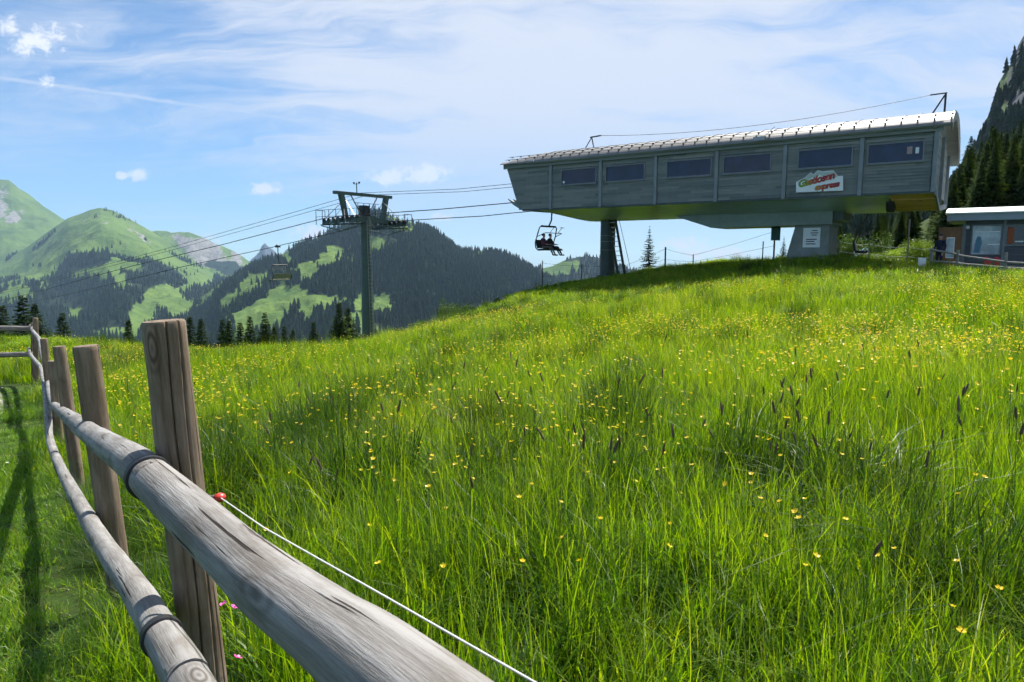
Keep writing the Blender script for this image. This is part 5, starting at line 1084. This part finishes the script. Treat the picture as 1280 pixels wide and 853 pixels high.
# worn stony track among the short grass
m_track, T, p, o = material('stony_track'); tcn = T.n('ShaderNodeTexCoord'); f = T.noise(tcn.outputs['Object'], 14, 5, .7); g = T.noise(tcn.outputs['Object'], 2.2, 4, .6)
c = T.mix(T.sstep(f, .4, .62), (.14, .115, .085), (.42, .40, .36)); c = T.mix(T.sstep(g, .48, .62), c, (.06, .10, .02)); T.put(p.inputs['Base Color'], c); p.inputs['Roughness'].default_value = .95; bump(T, p, f, .8, .03)
ty = np.linspace(5.6, 14.2, 60)[:, None]; tp_ = np.linspace(0, 1, 12)[None]; lo_ = .62 + .25 * (vnoise(ty * 1.3, 0 * ty, 4) - .5); hi_ = 1.75 + .5 * (vnoise(ty * 1.1, 0 * ty + 5, 6) - .5); pp_ = lo_ + (hi_ - lo_) * tp_; Yt = ty + 0 * tp_; Xt = FX0 + FK * Yt - pp_ * 1.232
edge_ = np.minimum(np.minimum(tp_, 1 - tp_) * 6, np.minimum((ty - 5.6), (14.2 - ty)) * 1.5).clip(0, 1); me = grid_mesh('footpath', np.stack([Xt, Yt, ground(Xt, Yt) - .03 + .055 * edge_], -1), m_track); tag(link('footpath', me), 'worn stony track beside the log fence', None, None, 'structure')
scatter('path_grass', 'short trodden grass on the path side of the log fence', pt, ro, sc_, ix, short_p, m_short)

# ------------------------------------------------------------------ flowers
m_yel, T, p, o = material('buttercup_petal'); oi = T.n('ShaderNodeObjectInfo'); c = T.mix(oi.outputs['Random'], (.80, .58, .012), (.92, .74, .03)); T.put(p.inputs['Base Color'], c); p.inputs['Roughness'].default_value = .35
tr = T.n('ShaderNodeBsdfTranslucent'); T.put(tr.inputs[0], c); mx = T.n('ShaderNodeMixShader'); mx.inputs[0].default_value = .35; T.t.links.new(p.outputs[0], mx.inputs[1]); T.t.links.new(tr.outputs[0], mx.inputs[2]); T.t.links.new(mx.outputs[0], o.inputs[0])
m_stem = simple('flower_stem', (.06, .12, .02), .6, 0, .2, 20)
def buttercup(seed, hgt, R_=.0108, mat=m_yel, stem=True):
    rg = random.Random(seed); mb = MB(); lx, ly = rg.uniform(-.04, .04), rg.uniform(-.04, .04); top = Vector((lx, ly, hgt))
    if stem: mb.tube([(0, 0, 0), (lx * .4, ly * .4, hgt * .55), top], [.0016, .0013, .0011], 4, False, 1)
    tilt = Euler((rg.uniform(-.5, .5), rg.uniform(-.5, .5), rg.random() * 6)).to_matrix()
    for k in range(5):
        a = 6.283 * k / 5; ca, sa = math.cos(a), math.sin(a)
        P_ = [Vector((0, 0, 0)), Vector((ca * .6 - sa * .42, sa * .6 + ca * .42, .22)), Vector((ca * 1.0 - sa * .28, sa * 1.0 + ca * .28, .5)), Vector((ca * 1.0 + sa * .28, sa * 1.0 - ca * .28, .5)), Vector((ca * .6 + sa * .42, sa * .6 - ca * .42, .22))]
        mb.add([top + tilt @ (q * R_) for q in P_], [(0, 1, 2, 3, 4)])
    mb.ball(top + tilt @ Vector((0, 0, R_ * .22)), R_ * .25, 5, 4)
    return mb.mesh('flower', [mat, m_stem])
fl_near = [buttercup(i, .36 + .035 * i) for i in range(6)]
def flower_dens(x, y): return np.clip((fbm(x / 2.4, y / 2.4, 3, 61) - .47) * 6, 0, 1) * .9 + .10
x, y = polar(5200, 2.0, 15, -34, 44, 1.8); ok = (pathside(x, y) < -.3) & (rg.random(len(x)) < (.2 + .8 * flower_dens(x, y)) * np.interp(x / y, [-.5, -.2, .2, .6], [.45, .7, 1, 1])); x, y = x[ok], y[ok]; order = np.argsort(np.hypot(x, y)); x, y = x[order], y[order]; z = ground(x, y)
for i in range(min(300, len(x))):
    o = link('buttercup', fl_near[i % 6], None, (x[i], y[i], z[i] - .01)); o.rotation_euler = (0, 0, rg.uniform(0, 6.28)); sc1 = rg.uniform(.8, 1.25); f_ = rg.uniform(.75, 1.25); o.scale = (f_, f_, sc1); tag(o, 'small yellow buttercup flower among the nearer meadow grass', 'flower', 'yellow buttercups in the near meadow')
P_ = [np.c_[x[300:], y[300:], z[300:]]]; nf = [len(x[300:])]
fl_mid = [buttercup(20 + i, .37 + .03 * i, .0145, m_yel, False) for i in range(3)]; fl_far = [buttercup(30 + i, .27 + .03 * i, .0185, m_yel, False) for i in range(3)]
x, y = polar(22000, 7, 26, -44, 46, 1.6); ok = (pathside(x, y) < -.3) & ~blocked(x, y) & (rg.random(len(x)) < flower_dens(x, y)); x, y = x[ok], y[ok]; P_.append(np.c_[x, y, ground(x, y)]); nf.append(len(x))
x, y = polar(3600, 22, 40, -44, 46, 1.4); ok = ~blocked(x, y) & ~((x < 1) & (y > 34)) & (rg.random(len(x)) < flower_dens(x, y)); x, y = x[ok], y[ok]; P_.append(np.c_[x, y, ground(x, y)]); nf.append(len(x))
pt = np.concatenate(P_); m = len(pt); ix = np.concatenate([rg.integers(0, 3, nf[0]), rg.integers(0, 3, nf[1]), 3 + rg.integers(0, 3, nf[2])])
scatter('buttercup_field', 'countless tiny yellow buttercups farther up the meadow', pt, np.c_[rg.normal(0, .1, (m, 2)), rg.uniform(0, 6.28, m)], rg.uniform(.75, 1.25, m), ix, fl_mid + fl_far, m_yel)
# brown seed heads standing above the grass
m_head = simple('brown_seed_head', (.12, .07, .045), .85, 0, .4, 60, .4)
def seedhead(seed):
    rg = random.Random(seed); mb = MB(); h = rg.uniform(.50, .66); lx, ly = rg.uniform(-.08, .08), rg.uniform(-.08, .08); A = Vector((lx, ly, h)); B = A + Vector((lx * .35, ly * .35, .06)); mb.tube([(0, 0, 0), (lx * .3, ly * .3, h * .5), A], [.0017, .0014, .001], 4, False, 1)
    mb.tube([A, A.lerp(B, .15), A.lerp(B, .5), A.lerp(B, .85), B], [.0015, .0045, .0052, .004, .001], 7, True, 0, lambda t, i: rg.uniform(.75, 1.25)); return mb.mesh('seed_head', [m_head, m_stem])
SH = [seedhead(i) for i in range(7)]
spots = [(1010, 590), (976, 575), (1004, 690), (1138, 750), (1052, 850), (1266, 575), (1271, 760), (1130, 600), (960, 555), (908, 650), (656, 620), (601, 730), (726, 720), (575, 520), (742, 470), (820, 580), (770, 600), (1090, 470), (1160, 520), (690, 560), (640, 540), (520, 510), (1210, 640), (1185, 690)]
for i in range(104):
    if i < len(spots): u, v = spots[i]
    else: u, v = rg.uniform(330, 1275), rg.uniform(440, 700)
    dirx, dirz = rayd(u, v + 45); Yt = 2.0
    for _ in range(60):
        if dirz * Yt < gz(dirx * Yt, Yt): break
        Yt *= 1.06
    X = dirx * Yt
    if pathside(np.array([X]), np.array([Yt]))[0] > -.25: continue
    o = link('grass_seed_head', SH[i % 7], None, (X, Yt, gz(X, Yt))); o.rotation_euler = (0, 0, rg.uniform(0, 6.28)); s_ = rg.uniform(.85, 1.15); o.scale = (s_, s_, s_); tag(o, 'slim brown seed head rising above the meadow grass', 'seed head', 'brown seed heads in the meadow')
# pink flowers under the rail, white ones on the path side
m_pink = simple('pink_petal', (.62, .10, .36), .5, 0, .2, 30); m_wht = simple('white_petal', (.75, .75, .70), .5, 0, .1, 30)
for i, (u, v, Y) in enumerate(((285, 757, 1.95), (293, 760, 1.93), (286, 816, 1.8))):
    b = at(u, v, Y); g_ = gz(b.x, b.y); o = link('pink_flower', buttercup(60 + i, max(.12, b.z - g_), .012, m_pink), None, (b.x, b.y, g_)); tag(o, ('upper pink flower of the pair beside the big fence post', 'lower pink flower of the pair beside the big fence post', 'single pink flower low beside the big fence post')[i], 'flower', 'pink flowers by the fence')
wfm = [buttercup(80 + i, .10, .013, m_wht) for i in range(2)]
for i in range(26):
    Y = rg.uniform(3.2, 11); ps = rg.uniform(.35, 2.2); X = FX0 + FK * Y - ps * 1.232; o = link('daisy', wfm[i % 2], None, (X, Y, gz(X, Y))); o.rotation_euler = (0, 0, rg.uniform(0, 6)); tag(o, 'tiny white flower in the short grass beside the path', 'flower', 'white flowers beside the path')

# ------------------------------------------------------------------ air
m_haze = bpy.data.materials.new('thin_haze'); m_haze.use_nodes = True; t = m_haze.node_tree; t.nodes.clear(); T = NT(t); o = T.n('ShaderNodeOutputMaterial'); pv = T.n('ShaderNodeVolumePrincipled')
pv.inputs['Color'].default_value = (.46, .70, 1.0, 1); pv.inputs['Density'].default_value = 5.8e-5; pv.inputs['Anisotropy'].default_value = 0.0; t.links.new(pv.outputs[0], o.inputs['Volume'])
hz_ = MB().box(-9500, 9500, -4500, 15000, -1500, 1700).build('haze', m_haze); tag(hz_, 'thin bluish mountain haze in the air', None, None, 'stuff')
